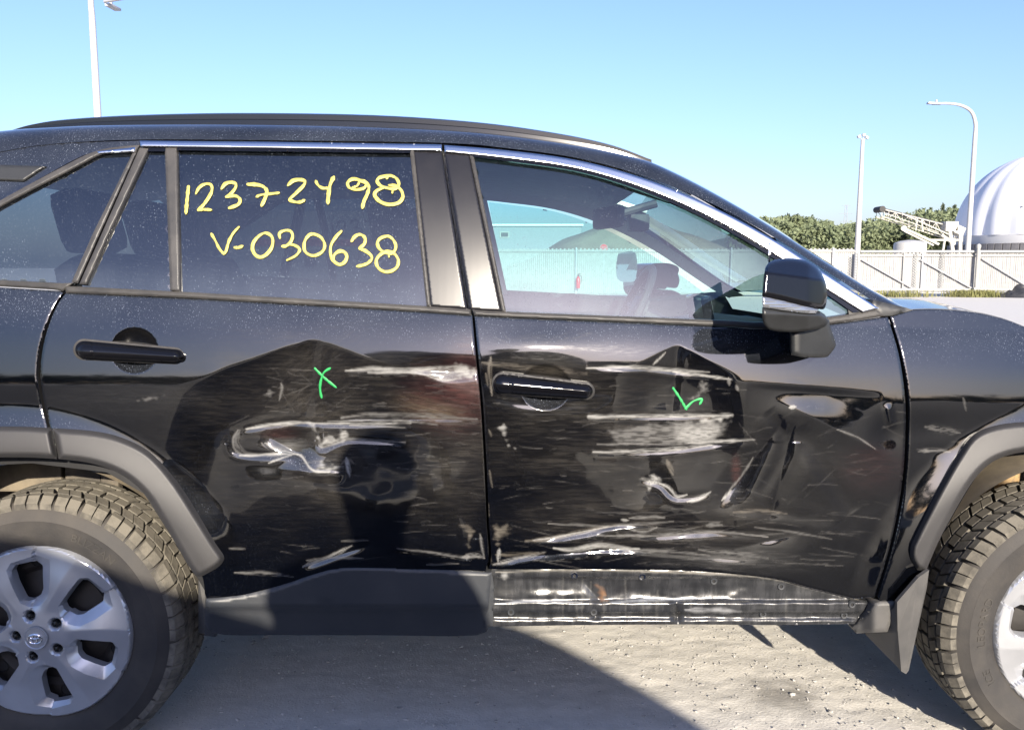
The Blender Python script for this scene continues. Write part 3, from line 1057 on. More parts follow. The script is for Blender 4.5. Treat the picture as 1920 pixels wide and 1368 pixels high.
bx0, bx1 = float(W(860, 440, 80)[0]), float(W(1090, 440, 80)[0])
bz = float(W(960, 424, 80)[2])
bld = empty('warehouse', ((bx0 + bx1) / 2, 83, 0), 'long grey warehouse behind the soil mound, seen through the front window', 'building')
bm = bmesh.new(); add_box(bm, (0, 0, bz / 2), (bx1 - bx0, 6, bz), None, 0.05)
bm_obj('wall', bm, simple('grey_cladding', (0.20, 0.225, 0.25), 0.6, var=0.05), bld)
bm = bmesh.new(); add_box(bm, (0, 0, bz + 0.1), (bx1 - bx0 + 0.4, 6.4, 0.2), None, 0.03); bm_obj('roof_edge', bm, GALV, bld)
wx = float(W(946, 440, 80)[0]) - (bx0 + bx1) / 2; wz = float(W(946, 440, 80)[2])
bm = bmesh.new(); add_box(bm, (wx, -3.03, wz), (0.95, 0.08, 0.62)); fr_ = bm_obj('window', bm, WHITE, bld)
bm = bmesh.new(); add_box(bm, (wx, -3.08, wz), (0.7, 0.04, 0.40)); bm_obj('pane', bm, simple('dark_pane', (0.05, 0.07, 0.08), 0.1), fr_)

# stop sign above the fence
sg = V(1132, 465, 38.5)
sgn = empty('stop_sign', (sg.x, 38.5, 0), 'red octagonal stop sign peeking over the white fence', 'sign')
sg_r = 0.21
def octo(rad, y, th_):
    bm = bmesh.new()
    f = [bm.verts.new((rad * math.cos(math.pi / 8 + k * math.pi / 4), y, sg.z + rad * math.sin(math.pi / 8 + k * math.pi / 4))) for k in range(8)]
    b = [bm.verts.new((v.co.x, y + th_, v.co.z)) for v in f]
    bm.faces.new(f); bm.faces.new(b[::-1])
    for k in range(8):
        bm.faces.new((f[k], b[k], b[(k + 1) % 8], f[(k + 1) % 8]))
    return bm
bm_obj('sign_border', octo(sg_r, -0.01, 0.01), WHITE, sgn)
bm_obj('sign_face', octo(sg_r * 0.93, -0.014, 0.004), simple('sign_red', (0.55, 0.03, 0.03), 0.5), sgn)
cu = bpy.data.curves.new('t', 'FONT'); cu.body = 'STOP'; cu.size = 0.17; cu.align_x = 'CENTER'; cu.align_y = 'CENTER'; cu.extrude = 0.002
to = bpy.data.objects.new('t', cu); COL.objects.link(to); bpy.context.view_layer.update()
tm = bpy.data.meshes.new_from_object(to.evaluated_get(bpy.context.evaluated_depsgraph_get()))
bpy.data.objects.remove(to); bpy.data.curves.remove(cu)
tm.materials.clear(); tm.materials.append(WHITE)
o = bpy.data.objects.new('sign_lettering', tm); link(o, sgn); o.rotation_euler = (math.pi / 2, 0, 0); o.location = (0, -0.019, sg.z)
bm = bmesh.new(); add_tube(bm, [(0, 0.03, 0), (0, 0.03, sg.z + 0.15)], 0.03, 8); bm_obj('sign_post', bm, GALV, sgn, True)

# fire extinguisher hung on a fence post
fe = V(1084, 528, YF - 0.30)
ext = empty('fire_extinguisher', (fe.x, YF - 0.3, fe.z - 0.3), 'red fire extinguisher hung on a white fence post', 'extinguisher')
bm = bmesh.new(); add_lathe(bm, [(0.001, 0), (0.085, 0.0), (0.09, 0.03), (0.09, 0.42), (0.06, 0.50), (0.03, 0.54), (0.001, 0.54)], (0, 0, 0), 'z', 18)
bm_obj('cylinder_body', bm, simple('extinguisher_red', (0.55, 0.02, 0.02), 0.3), ext, True)
bm = bmesh.new(); add_box(bm, (0, 0, 0.59), (0.05, 0.05, 0.10), None, 0.01); add_box(bm, (0.05, 0, 0.65), (0.14, 0.03, 0.03), Matrix.Rotation(-0.3, 3, 'Y'), 0.008)
add_tube(bm, cat([(0.03, 0, 0.58), (0.14, 0, 0.54), (0.13, 0, 0.3), (0.11, 0, 0.2)], 4), 0.014, 6)
bm_obj('valve_and_hose', bm, BELT, ext, True)

# white site trailer with a red stripe (through the rear window)
tx0, tx1 = float(W(470, 450, 14)[0]), float(W(760, 450, 14)[0])
trl = empty('site_trailer', ((tx0 + tx1) / 2, 15.2, 0), 'white box trailer with a red stripe, seen through the rear window', 'trailer')
tz0, tz1 = 0.55, float(W(600, 395, 14)[2])
bm = bmesh.new(); add_box(bm, (0, 0, (tz0 + tz1) / 2), (tx1 - tx0, 2.4, tz1 - tz0), None, 0.05)
bm_obj('trailer_body', bm, WHITE, trl)
sz = float(W(600, 455, 14)[2])
bm = bmesh.new(); add_box(bm, (0, -1.203, sz), (tx1 - tx0 - 0.1, 0.012, 0.13)); bm_obj('stripe', bm, simple('trailer_red', (0.5, 0.05, 0.05), 0.5), trl)
bm = bmesh.new(); add_box(bm, (0.1 - 0.45, -1.204, sz - 0.30), (0.22, 0.03, 0.3)); bm_obj('window', bm, simple('dark_pane_trailer', (0.05, 0.06, 0.07), 0.2), trl)
for sx in (-0.5, 0.5):
    bm = bmesh.new(); add_lathe(bm, [(0.12, 0.0), (0.30, 0.0), (0.33, 0.04), (0.33, 0.18), (0.30, 0.22)], (sx, -1.1, 0.33), 'y', 28); bm_obj('wheel', bm, BELT, trl, True)

# weeds and a heap at the foot of the gate
GRS = mk_leaf('dry_weed', (0.14, 0.15, 0.05), (0.26, 0.25, 0.11))


def weeds(u0, u1, n, label, seed):
    r = np.random.RandomState(seed)
    vs, fs = [], []
    for k in range(n):
        u = u0 + (u1 - u0) * (r.rand() + r.rand()) / 2
        x = float(W(u, 555, YF - 0.9)[0]); y = YF - 0.9 + r.normal(0, 0.35); h = r.uniform(0.10, 0.38)
        a = r.rand() * 6.28; dx, dy = math.cos(a), math.sin(a); ln_ = r.uniform(0.05, 0.25)
        w_ = 0.012
        b = len(vs)
        vs += [(x - dy * w_, y + dx * w_, 0), (x + dy * w_, y - dx * w_, 0), (x + dx * ln_ * 0.5 + dy * w_, y + dy * ln_ * 0.5 - dx * w_, h * 0.7), (x + dx * ln_ * 0.5 - dy * w_, y + dy * ln_ * 0.5 + dx * w_, h * 0.7), (x + dx * ln_, y + dy * ln_, h)]
        fs += [(b, b + 1, b + 2, b + 3), (b + 3, b + 2, b + 4)]
    tag(mesh_obj('weeds', vs, fs, GRS, None, False), label, 'weeds', None, 'stuff')


weeds(1770, 1885, 1600, 'dry weeds growing along the foot of the gate', 1)
weeds(1600, 1760, 500, 'sparse weeds below the left half of the gate', 2)
r_ = np.random.RandomState(4)
hp = G(np.array([1912.0]), np.array([568.0]))[0]
hp = W(1915, 560, YF - 1.6)
vs = []
nn = 22
for j in range(nn):
    for i in range(nn):
        a, b = i / (nn - 1) * 2 - 1, j / (nn - 1) * 2 - 1
        rr = math.hypot(a, b)
        vs.append((hp[0] + a * 1.0, YF - 1.6 + b * 0.6, max(0, 1 - rr ** 2) * 0.5 * (0.55 + 0.9 * float(vnoise(np.array(i / 2.2), np.array(j / 2.2), 5))) - 0.02))
tag(mesh_obj('tarp_heap', vs, [(j * nn + i, j * nn + i + 1, (j + 1) * nn + i + 1, (j + 1) * nn + i) for j in range(nn - 1) for i in range(nn - 1)], simple('black_plastic_sheet', (0.03, 0.03, 0.032), 0.35), None, True), 'crumpled heap of black plastic sheeting below the gate', 'heap')

# ------------------------------------------------------------------ behind the photographer: a parked truck and the photographer, whose shadows fall on the car
TRK = simple('grey_truck_paint', (0.16, 0.165, 0.18), 0.35)
truck = empty('parked_truck', (0.2, -6.0, 0), 'large grey truck parked nose-on behind the photographer, out of frame', 'truck')
tinv = Matrix.Translation((-0.2, 6.0, 0))
YT0, YT1 = -3.55, -8.6


def extr(name, prof_, y0_, y1_, mat):
    bm = bmesh.new()
    a = [bm.verts.new((x, y0_, z)) for x, z in prof_]; b = [bm.verts.new((x, y1_, z)) for x, z in prof_]
    bm.faces.new(a); bm.faces.new(b[::-1])
    n = len(a)
    for i in range(n):
        bm.faces.new((a[i], b[i], b[(i + 1) % n], a[(i + 1) % n]))
    bmesh.ops.triangulate(bm, faces=[f for f in bm.faces if len(f.verts) > 4])
    o = bm_obj(name, bm, mat, None, True, 30); o.parent = truck; o.matrix_parent_inverse = tinv
    return o


hood_c = cat([(1.36, 0.62), (1.36, 1.20), (1.30, 1.36), (1.04, 1.56), (0.76, 1.675), (0.30, 1.70), (0.11, 1.705), (-0.14, 1.74), (-0.45, 1.90), (-0.72, 1.96), (-0.92, 1.85), (-0.96, 1.4), (-0.96, 0.62)], 5)
extr('body', hood_c, YT0, YT1, TRK)
extr('grille', [(-0.55, 0.8), (0.95, 0.8), (0.95, 1.35), (-0.55, 1.35)], YT0 + 0.03, YT0 + 0.002, BELT)
extr('bumper', [(-0.96, 0.45), (1.36, 0.45), (1.36, 0.60), (-0.96, 0.60)], YT0 + 0.10, YT0 - 0.1, GALV)
for lx in (-0.76, 1.14):
    extr('headlight', [(lx - 0.13, 0.95), (lx + 0.13, 0.95), (lx + 0.13, 1.15), (lx - 0.13, 1.15)], YT0 + 0.02, YT0 + 0.003, WHITE)
for tx in (-0.75, 1.15):
    for ty in (-4.5, -7.6):
        bm = bmesh.new(); add_tube(bm, [(tx - 0.13, ty, 0.45), (tx + 0.13, ty, 0.45)], 0.45, 32)
        o = bm_obj('wheel', bm, BELT, None, True); o.parent = truck; o.matrix_parent_inverse = tinv

# photographer: one continuous skinned body holding a phone just behind the camera
JACK = simple('dark_work_jacket', (0.05, 0.05, 0.06), 0.8, var=0.2)
SKINM = simple('skin', (0.45, 0.28, 0.20), 0.55)
HX = 0.13
J = {'pel': (HX, -2.52, 0.95, 0.155), 'sp': (HX, -2.52, 1.18, 0.15), 'ch': (HX, -2.50, 1.36, 0.165), 'nk': (HX, -2.47, 1.50, 0.062), 'hd': (HX - 0.005, -2.42, 1.60, 0.095), 'tp': (HX - 0.005, -2.41, 1.70, 0.085),
     'sl': (HX - 0.19, -2.49, 1.42, 0.075), 'el': (HX - 0.24, -2.36, 1.20, 0.05), 'wl': (HX - 0.19, -2.13, 1.27, 0.034), 'hl': (HX - 0.17, -2.06, 1.30, 0.034),
     'sr': (HX + 0.19, -2.49, 1.42, 0.075), 'er': (HX + 0.24, -2.36, 1.20, 0.05), 'wr': (HX + 0.02, -2.13, 1.25, 0.034), 'hr': (HX - 0.03, -2.06, 1.28, 0.034),
     'tl': (HX - 0.10, -2.52, 0.88, 0.10), 'kl': (HX - 0.12, -2.50, 0.50, 0.065), 'al': (HX - 0.13, -2.54, 0.10, 0.045), 'fl': (HX - 0.13, -2.40, 0.045, 0.042),
     'tr': (HX + 0.10, -2.52, 0.88, 0.10), 'kr': (HX + 0.12, -2.50, 0.50, 0.065), 'ar': (HX + 0.13, -2.54, 0.10, 0.045), 'fr': (HX + 0.13, -2.40, 0.045, 0.042)}
E_ = [('pel', 'sp'), ('sp', 'ch'), ('ch', 'nk'), ('nk', 'hd'), ('hd', 'tp'), ('ch', 'sl'), ('sl', 'el'), ('el', 'wl'), ('wl', 'hl'), ('ch', 'sr'), ('sr', 'er'), ('er', 'wr'), ('wr', 'hr'),
      ('pel', 'tl'), ('tl', 'kl'), ('kl', 'al'), ('al', 'fl'), ('pel', 'tr'), ('tr', 'kr'), ('kr', 'ar'), ('ar', 'fr')]
ks = list(J)
me = bpy.data.meshes.new('body')
me.from_pydata([J[k][:3] for k in ks], [(ks.index(a), ks.index(b)) for a, b in E_], [])
person = bpy.data.objects.new('person', me)
COL.objects.link(person)
md = person.modifiers.new('skin', 'SKIN'); md.use_smooth_shade = True
for k, d in zip(ks, me.skin_vertices[0].data):
    d.radius = (J[k][3], J[k][3]); d.use_root = (k == 'pel')
person.modifiers.new('sub', 'SUBSURF').levels = 2
person.modifiers['sub'].render_levels = 2
me.materials.append(JACK)
tag(person, 'person in dark jacket holding a phone up behind the camera, out of frame', 'person')
bm = bmesh.new(); bmesh.ops.create_uvsphere(bm, u_segments=20, v_segments=14, radius=1.0, matrix=Matrix.Translation((HX - 0.005, -2.41, 1.655)) @ Matrix.Diagonal((0.092, 0.108, 0.125, 1)))
add_box(bm, (HX - 0.005, -2.30, 1.645), (0.025, 0.03, 0.05), Matrix.Rotation(0.3, 3, 'X'), 0.008)
o = bm_obj('face', bm, SKINM, person, True, 60)
bm = bmesh.new(); bmesh.ops.create_uvsphere(bm, u_segments=20, v_segments=12, radius=1.0, matrix=Matrix.Translation((HX - 0.005, -2.425, 1.69)) @ Matrix.Diagonal((0.100, 0.112, 0.108, 1)))
bm_obj('hair', bm, simple('dark_hair', (0.02, 0.015, 0.012), 0.6), person, True)
for hx_, s_ in ((J['hl'], 1), (J['hr'], -1)):
    for q in range(5):
        bm = bmesh.new()
        add_tube(bm, [(hx_[0], hx_[1] - 0.01, hx_[2] + 0.02 - q * 0.016), (hx_[0] + s_ * 0.03, hx_[1] + 0.012, hx_[2] + 0.025 - q * 0.017), (hx_[0] + s_ * 0.05, hx_[1] + 0.002, hx_[2] + 0.022 - q * 0.016)], [0.010, 0.009, 0.007], 6)
        bm_obj('finger', bm, SKINM, person, True)
bm = bmesh.new(); add_box(bm, (0.02, -2.045, 1.285), (0.155, 0.009, 0.075), None, 0.003)
tag(bm_obj('phone', bm, BELT), 'black phone held up by the photographer, out of frame', 'phone')

# ================================================================== THE CAR
suv = empty('suv', (0, 0.9, 0), 'black compact suv with dented scraped doors and yellow numbers on its rear window', 'car')
CARW = 1.85


def car(o):
    """parent a built part to the car without moving it"""
    o.parent = suv
    o.matrix_parent_inverse = Matrix.Translation((0, -0.9, 0))
    return o


def sub(o, p):
    o.parent = p
    o.matrix_parent_inverse = Matrix.Identity(4) if p.type == 'MESH' else o.matrix_parent_inverse
    return o


# ------------------------------------------------------------------ damage: dents
def tent(u, v, au, av, slope, L1, L2, depth, ul, ur, fl=60, rd=18.0):
    """inward push with a sharp creased top: apex at (au, av)"""
    du = np.abs(u - au)
    t = v - (av + (np.sqrt(du ** 2 + rd ** 2) - rd) * slope) + 5 * (vnoise(u / 38, v / 300, 91) - 0.5) * np.clip(du / 40, 0, 1)
    k_ = 0.35 * rd
    t = np.where(t < k_, np.clip(t + k_, 0, 2 * k_) ** 2 / (4 * k_), t)
    d = np.where(t < L1, 1 - (1 - np.clip(t, 0, L1) / L1) ** 1.6, 1 - sstep(t, L1, L2))
    w = sstep(u, ul, ul + fl) * (1 - sstep(u, ur - fl, ur))
    return depth * d * w


def gauss(u, v, cu, cv, ru, rv, ang=0.0, p=2.0):
    c, s = math.cos(ang), math.sin(ang)
    a = ((u - cu) * c + (v - cv) * s) / ru
    b = (-(u - cu) * s + (v - cv) * c) / rv
    return np.exp(-((a * a + b * b) ** (p / 2)))


def fold(u, v, x0, y0, x1, y1, w, depth):
    """a creased valley line from one point to another (sharp V)"""
    dx, dy = x1 - x0, y1 - y0
    L = math.hypot(dx, dy)
    a = ((u - x0) * dx + (v - y0) * dy) / L
    b = np.abs(((u - x0) * dy - (v - y0) * dx) / L)
    along = sstep(a, -0.15 * L, 0.25 * L) * (1 - sstep(a, 0.75 * L, 1.15 * L))
    return depth * along * np.clip(1 - b / w, 0, 1) ** 1.5


def lens_fold(u, v, x0, y0, x1, y1, wu, wl, depth):
    """a tapering buckle: steep above its line, gentle below"""
    dx, dy = x1 - x0, y1 - y0
    L = math.hypot(dx, dy)
    a = ((u - x0) * dx + (v - y0) * dy) / L / L
    b = ((v - y0) * dx - (u - x0) * dy) / L
    k = np.clip(np.sin(np.clip(a, 0, 1) * math.pi), 0, 1) ** 0.8
    w = np.where(b < 0, wu, wl)
    return depth * k * (1 - sstep(np.abs(b) / w, 0.0, 1.0))


def groove(u, v, pts, w, depth):
    """a shallow gouge with a raised lower lip along a polyline"""
    A = np.array(cat(pts, 5) if len(pts) > 2 else pts, float)
    out = np.zeros_like(u)
    m = (u > A[:, 0].min() - 3 * w) & (u < A[:, 0].max() + 3 * w) & (v > A[:, 1].min() - 3 * w) & (v < A[:, 1].max() + 3 * w)
    if not m.any():
        return out
    uu, vv = u[m], v[m]
    best = np.full(len(uu), 1e9); sg = np.zeros(len(uu)); ta = np.zeros(len(uu))
    for i in range(len(A) - 1):
        d = A[i + 1] - A[i]
        t = np.clip(((uu - A[i, 0]) * d[0] + (vv - A[i, 1]) * d[1]) / (d @ d + 1e-9), 0, 1)
        q = np.hypot(uu - A[i, 0] - t * d[0], vv - A[i, 1] - t * d[1])
        k = q < best
        best[k] = q[k]; ta[k] = (i + t[k]) / (len(A) - 1)
        sg[k] = np.sign(vv[k] - A[i, 1] - t[k] * d[1])
    b = best * sg
    e = np.sin(np.clip(ta, 0, 1) * math.pi) ** 0.5
    out[m] = depth * e * (np.exp(-(b / w) ** 2) - 0.55 * np.exp(-((b - 1.5 * w) / (0.8 * w)) ** 2))
    return out


GR = [([(648, 695), (700, 691), (770, 693), (890, 690)], 7, 0.0030), ([(640, 783), (690, 779), (800, 781), (900, 786)], 7, 0.0022), ([(455, 806), (500, 798), (570, 792), (650, 795), (770, 794)], 6, 0.0026),
      ([(598, 800), (603, 839), (655, 824), (760, 830)], 6, 0.0024), ([(440, 810), (440, 845), (500, 853), (560, 850), (580, 880), (640, 884)], 7, 0.0034),
      ([(568, 1062), (615, 1044), (680, 1018)], 8, 0.0034), ([(700, 1022), (800, 1034), (905, 1044)], 8, 0.0026), ([(588, 640), (584, 700), (575, 790)], 10, 0.0024), ([(868, 960), (880, 1000), (876, 1050)], 9, 0.0040)]
GF = [([(1100, 690), (1180, 688), (1260, 694), (1372, 712)], 7, 0.0026), ([(1104, 781), (1240, 780), (1372, 778)], 6, 0.0020), ([(1112, 848), (1240, 844), (1335, 832), (1415, 824)], 7, 0.0026),
      ([(1200, 896), (1240, 908), (1270, 932), (1332, 924)], 7, 0.0032), ([(1028, 981), (1120, 985), (1262, 977)], 6, 0.0022), ([(985, 1014), (1060, 1004), (1155, 984)], 8, 0.0034),
      ([(1038, 1030), (1120, 1024), (1198, 1030), (1330, 1042), (1440, 1048)], 8, 0.0032), ([(1120, 1004), (1230, 1004), (1340, 998), (1440, 1008)], 7, 0.0024), ([(925, 1056), (965, 1046), (1024, 1034)], 8, 0.0034),
      ([(1375, 962), (1420, 959), (1560, 975)], 11, 0.0022), ([(1270, 650), (1266, 700), (1262, 780)], 9, 0.0022), ([(1440, 770), (1470, 830), (1420, 930)], 14, 0.0045), ([(1500, 800), (1560, 900), (1600, 960)], 18, 0.0045)]


def cup(u, v, cu, cv, ru, rv, depth):
    r = np.sqrt(((u - cu) / ru) ** 2 + ((v - cv) / rv) ** 2)
    return depth * np.clip(1 - r ** 2.4, 0, 1) ** 0.75


def ripple(u, v, amp, sc, seed):
    return amp * (vnoise(u / sc, v / (sc * 0.7), seed) + 0.5 * vnoise(u / sc * 2.1, v / sc * 2.0, seed + 5) - 0.75)


def dent_rear(u, v):
    d = tent(u, v, 588, 637, 0.36, 110, 330, 0.024, 300, 960, 150, 12.0)
    d += gauss(u, v, 640, 790, 150, 70) * 0.007
    d += gauss(u, v, 556, 832, 34, 22, 0.5) * 0.014
    d += fold(u, v, 500, 815, 575, 862, 22, 0.006)
    d -= fold(u, v, 535, 880, 640, 888, 20, 0.004)
    d += lens_fold(u, v, 770, 690, 960, 690, 26, 30, 0.006)
    d += gauss(u, v, 850, 700, 30, 14) * 0.005
    d += fold(u, v, 620, 785, 900, 785, 18, 0.003)
    d += fold(u, v, 560, 1062, 700, 1020, 26, 0.006)
    d += gauss(u, v, 890, 1010, 40, 60) * 0.010
    m = sstep(u, 330, 480) * (1 - sstep(v, 1040, 1080)) * sstep(v, 640, 700)
    d += ripple(u, v, 0.0028, 100, 3) * m + ripple(u, v, 0.0004, 40, 4) * m
    for p_, w_, k_ in GR:
        d = d + groove(u, v, p_, w_, k_ * 0.6)
    d += cup(u, v, 252, 657, 44, 42, 0.032)
    return d


def dent_front(u, v):
    d = tent(u, v, 1270, 647, 0.52, 70, 300, 0.016, 1150, 1400, 70, 6.0)
    d += gauss(u, v, 1260, 860, 210, 120) * 0.011
    d += gauss(u, v, 1225, 912, 40, 30) * 0.003
    d += gauss(u, v, 1385, 880, 34, 64, 0.35) * 0.006
    d += fold(u, v, 1355, 940, 1460, 800, 36, 0.0075)
    d -= fold(u, v, 1470, 755, 1655, 850, 52, 0.0050)
    d += lens_fold(u, v, 1400, 728, 1655, 748, 15, 46, 0.0048)
    d += gauss(u, v, 1668, 812, 30, 34) * 0.0065
    d += fold(u, v, 1664, 760, 1672, 800, 14, -0.004)
    d += fold(u, v, 1490, 790, 1440, 990, 50, 0.006)
    d += fold(u, v, 1010, 1010, 1190, 978, 26, 0.007)
    d += fold(u, v, 940, 1045, 1200, 1026, 22, 0.008)
    d += fold(u, v, 1180, 985, 1500, 1000, 30, 0.005)
    d += fold(u, v, 1320, 1040, 1480, 1005, 36, 0.006)
    d += gauss(u, v, 940, 1010, 30, 70) * 0.010
    d -= gauss(u, v, 1010, 650, 90, 26) * 0.004
    m = sstep(v, 700, 760) * (1 - sstep(v, 1050, 1066)) * sstep(u, 905, 1000)
    d += ripple(u, v, 0.0032, 105, 11) * m + ripple(u, v, 0.0005, 40, 12) * m
    d += ripple(u, v, 0.0009, 30, 17) * m * sstep(v, 930, 1000)
    for p_, w_, k_ in GF:
        d = d + groove(u, v, p_, w_, k_ * 0.6)
    d += cup(u, v, 1023, 725, 47, 42, 0.032)
    d += gauss(u, v, 1020, 728, 120, 40, 0.05, 6) * 0.005
    return d


def dent_fender(u, v):
    return gauss(u, v, 1745, 805, 60, 30) * 0.004 + gauss(u, v, 1760, 845, 40, 14) * 0.0015


# ------------------------------------------------------------------ damage: scrapes
class Wear:
    def __init__(s, u, v):
        s.u, s.v = u, v
        s.c = np.zeros((len(u), 4))

    def over(s, m, a, col):
        a = np.clip(a, 0, 1)[:, None]
        c0 = s.c[m]
        na = a + c0[:, 3:4] * (1 - a)
        rgb = (np.array(col)[None] * a + c0[:, :3] * c0[:, 3:4] * (1 - a)) / np.maximum(na, 1e-6)
        s.c[m] = np.concatenate([rgb, na], 1)

    def line(s, pts, w, col, al, grain=0.35, taper=True, seed=1):
        pts = cat(pts, 6) if len(pts) > 2 else pts
        A = np.array(pts, float)
        W2 = w * 0.5 + 2
        m = (s.u > A[:, 0].min() - W2) & (s.u < A[:, 0].max() + W2) & (s.v > A[:, 1].min() - W2) & (s.v < A[:, 1].max() + W2)
        if not m.any():
            return
        u, v = s.u[m], s.v[m]
        seg = np.hypot(*(A[1:] - A[:-1]).T)
        cum = np.concatenate([[0], np.cumsum(seg)]); L = cum[-1] + 1e-9
        best = np.full(len(u), 1e9); ta = np.zeros(len(u)); sg = np.zeros(len(u))
        for i in range(len(A) - 1):
            d = A[i + 1] - A[i]
            t = np.clip(((u - A[i, 0]) * d[0] + (v - A[i, 1]) * d[1]) / (d @ d + 1e-9), 0, 1)
            q = np.hypot(u - A[i, 0] - t * d[0], v - A[i, 1] - t * d[1])
            k = q < best
            best[k] = q[k]; ta[k] = (cum[i] + t[k] * seg[i]) / L
            sg[k] = np.sign((v[k] - A[i, 1]) * d[0] - (u[k] - A[i, 0]) * d[1])
        hw = w * 0.5 * (np.clip(np.minimum(ta / 0.18, (1 - ta) / 0.25), 0.25, 1) if taper else 1)
        hw = hw * (0.65 + 0.7 * vnoise(u / 14, v / 40, seed))
        a = al * (1 - sstep(best, hw * 0.25, hw * 1.15 + 1.5))
        st = vnoise(ta * L / 26.0 + seed, best * sg / 1.7 + 50, seed + 3) * 0.65 + vnoise(ta * L / 7.0, best * sg / 1.1 + 90, seed + 8) * 0.35
        a = a * (1 - (0.45 + grain) * sstep(st, 0.30, 0.80)) * (0.72 + 0.45 * vnoise(ta * L / 40.0, u * 0 + seed, seed + 12))
        s.over(m, a, col)

    def poly(s, pts, col, al, grain=0.5, gs=(9, 2.0), soft=7.0, seed=2, ragged=9.0):
        A = np.array(pts, float)
        m = (s.u > A[:, 0].min() - 6) & (s.u < A[:, 0].max() + 6) & (s.v > A[:, 1].min() - 6) & (s.v < A[:, 1].max() + 6)
        if not m.any():
            return
        p = np.stack([s.u[m], s.v[m]], 1)
        sd = edge_dist(p, pts) * np.where(inside(p, pts), 1, -1)
        sd = sd + ragged * (vnoise(p[:, 0] / 7, p[:, 1] / 5, seed) - 0.55)
        a = al * sstep(sd, -soft * 0.4, soft)
        a = a * (1 - grain * sstep(vnoise(p[:, 0] / gs[0], p[:, 1] / gs[1], seed + 4), 0.25, 0.8))
        s.over(m, a, col)

    def haze(s, cu, cv, ru, rv, col, al, seed=3, ang=0.0, st=(30, 2.2)):
        m = (np.abs(s.u - cu) < ru * 1.7) & (np.abs(s.v - cv) < rv * 1.7)
        if not m.any():
            return
        u, v = s.u[m], s.v[m]
        g = gauss(u, v, cu, cv, ru, rv, ang, 3)
        vr = v - (u - cu) * math.tan(ang)
        n = vnoise(u / st[0], vr / st[1], seed) * 0.6 + vnoise(u / (st[0] * 0.4), vr / (st[1] * 0.8), seed + 7) * 0.4
        s.over(m, 0.34 * al * g * (0.35 + 0.65 * sstep(n, 0.30, 0.85)) * (0.4 + 1.2 * vnoise(u / 55, v / 30, seed + 60)), col)

    def scatter(s, n, box, al, seed, col=(0.095, 0.092, 0.088), ln=(8, 60), slope=0.06):
        r = np.random.RandomState(seed)
        for _ in range(n):
            x = r.uniform(box[0], box[2]); y = r.uniform(box[1], box[3])
            l = r.uniform(*ln); sl = r.normal(0, slope * 1.5) + 0.08 * math.sin(x * 0.013 + y * 0.02)
            s.line([(x, y), (x + l * 0.5, y + sl * l * 0.5 + r.normal(0, 1.2)), (x + l, y + sl * l)], r.uniform(0.5, 1.5), col, al * r.uniform(0.35, 0.95), 0.5, True, r.randint(99))


CW = (0.20, 0.198, 0.19); CG = (0.095, 0.093, 0.09); CT = (0.070, 0.061, 0.049); CR = (0.062, 0.018, 0.016)


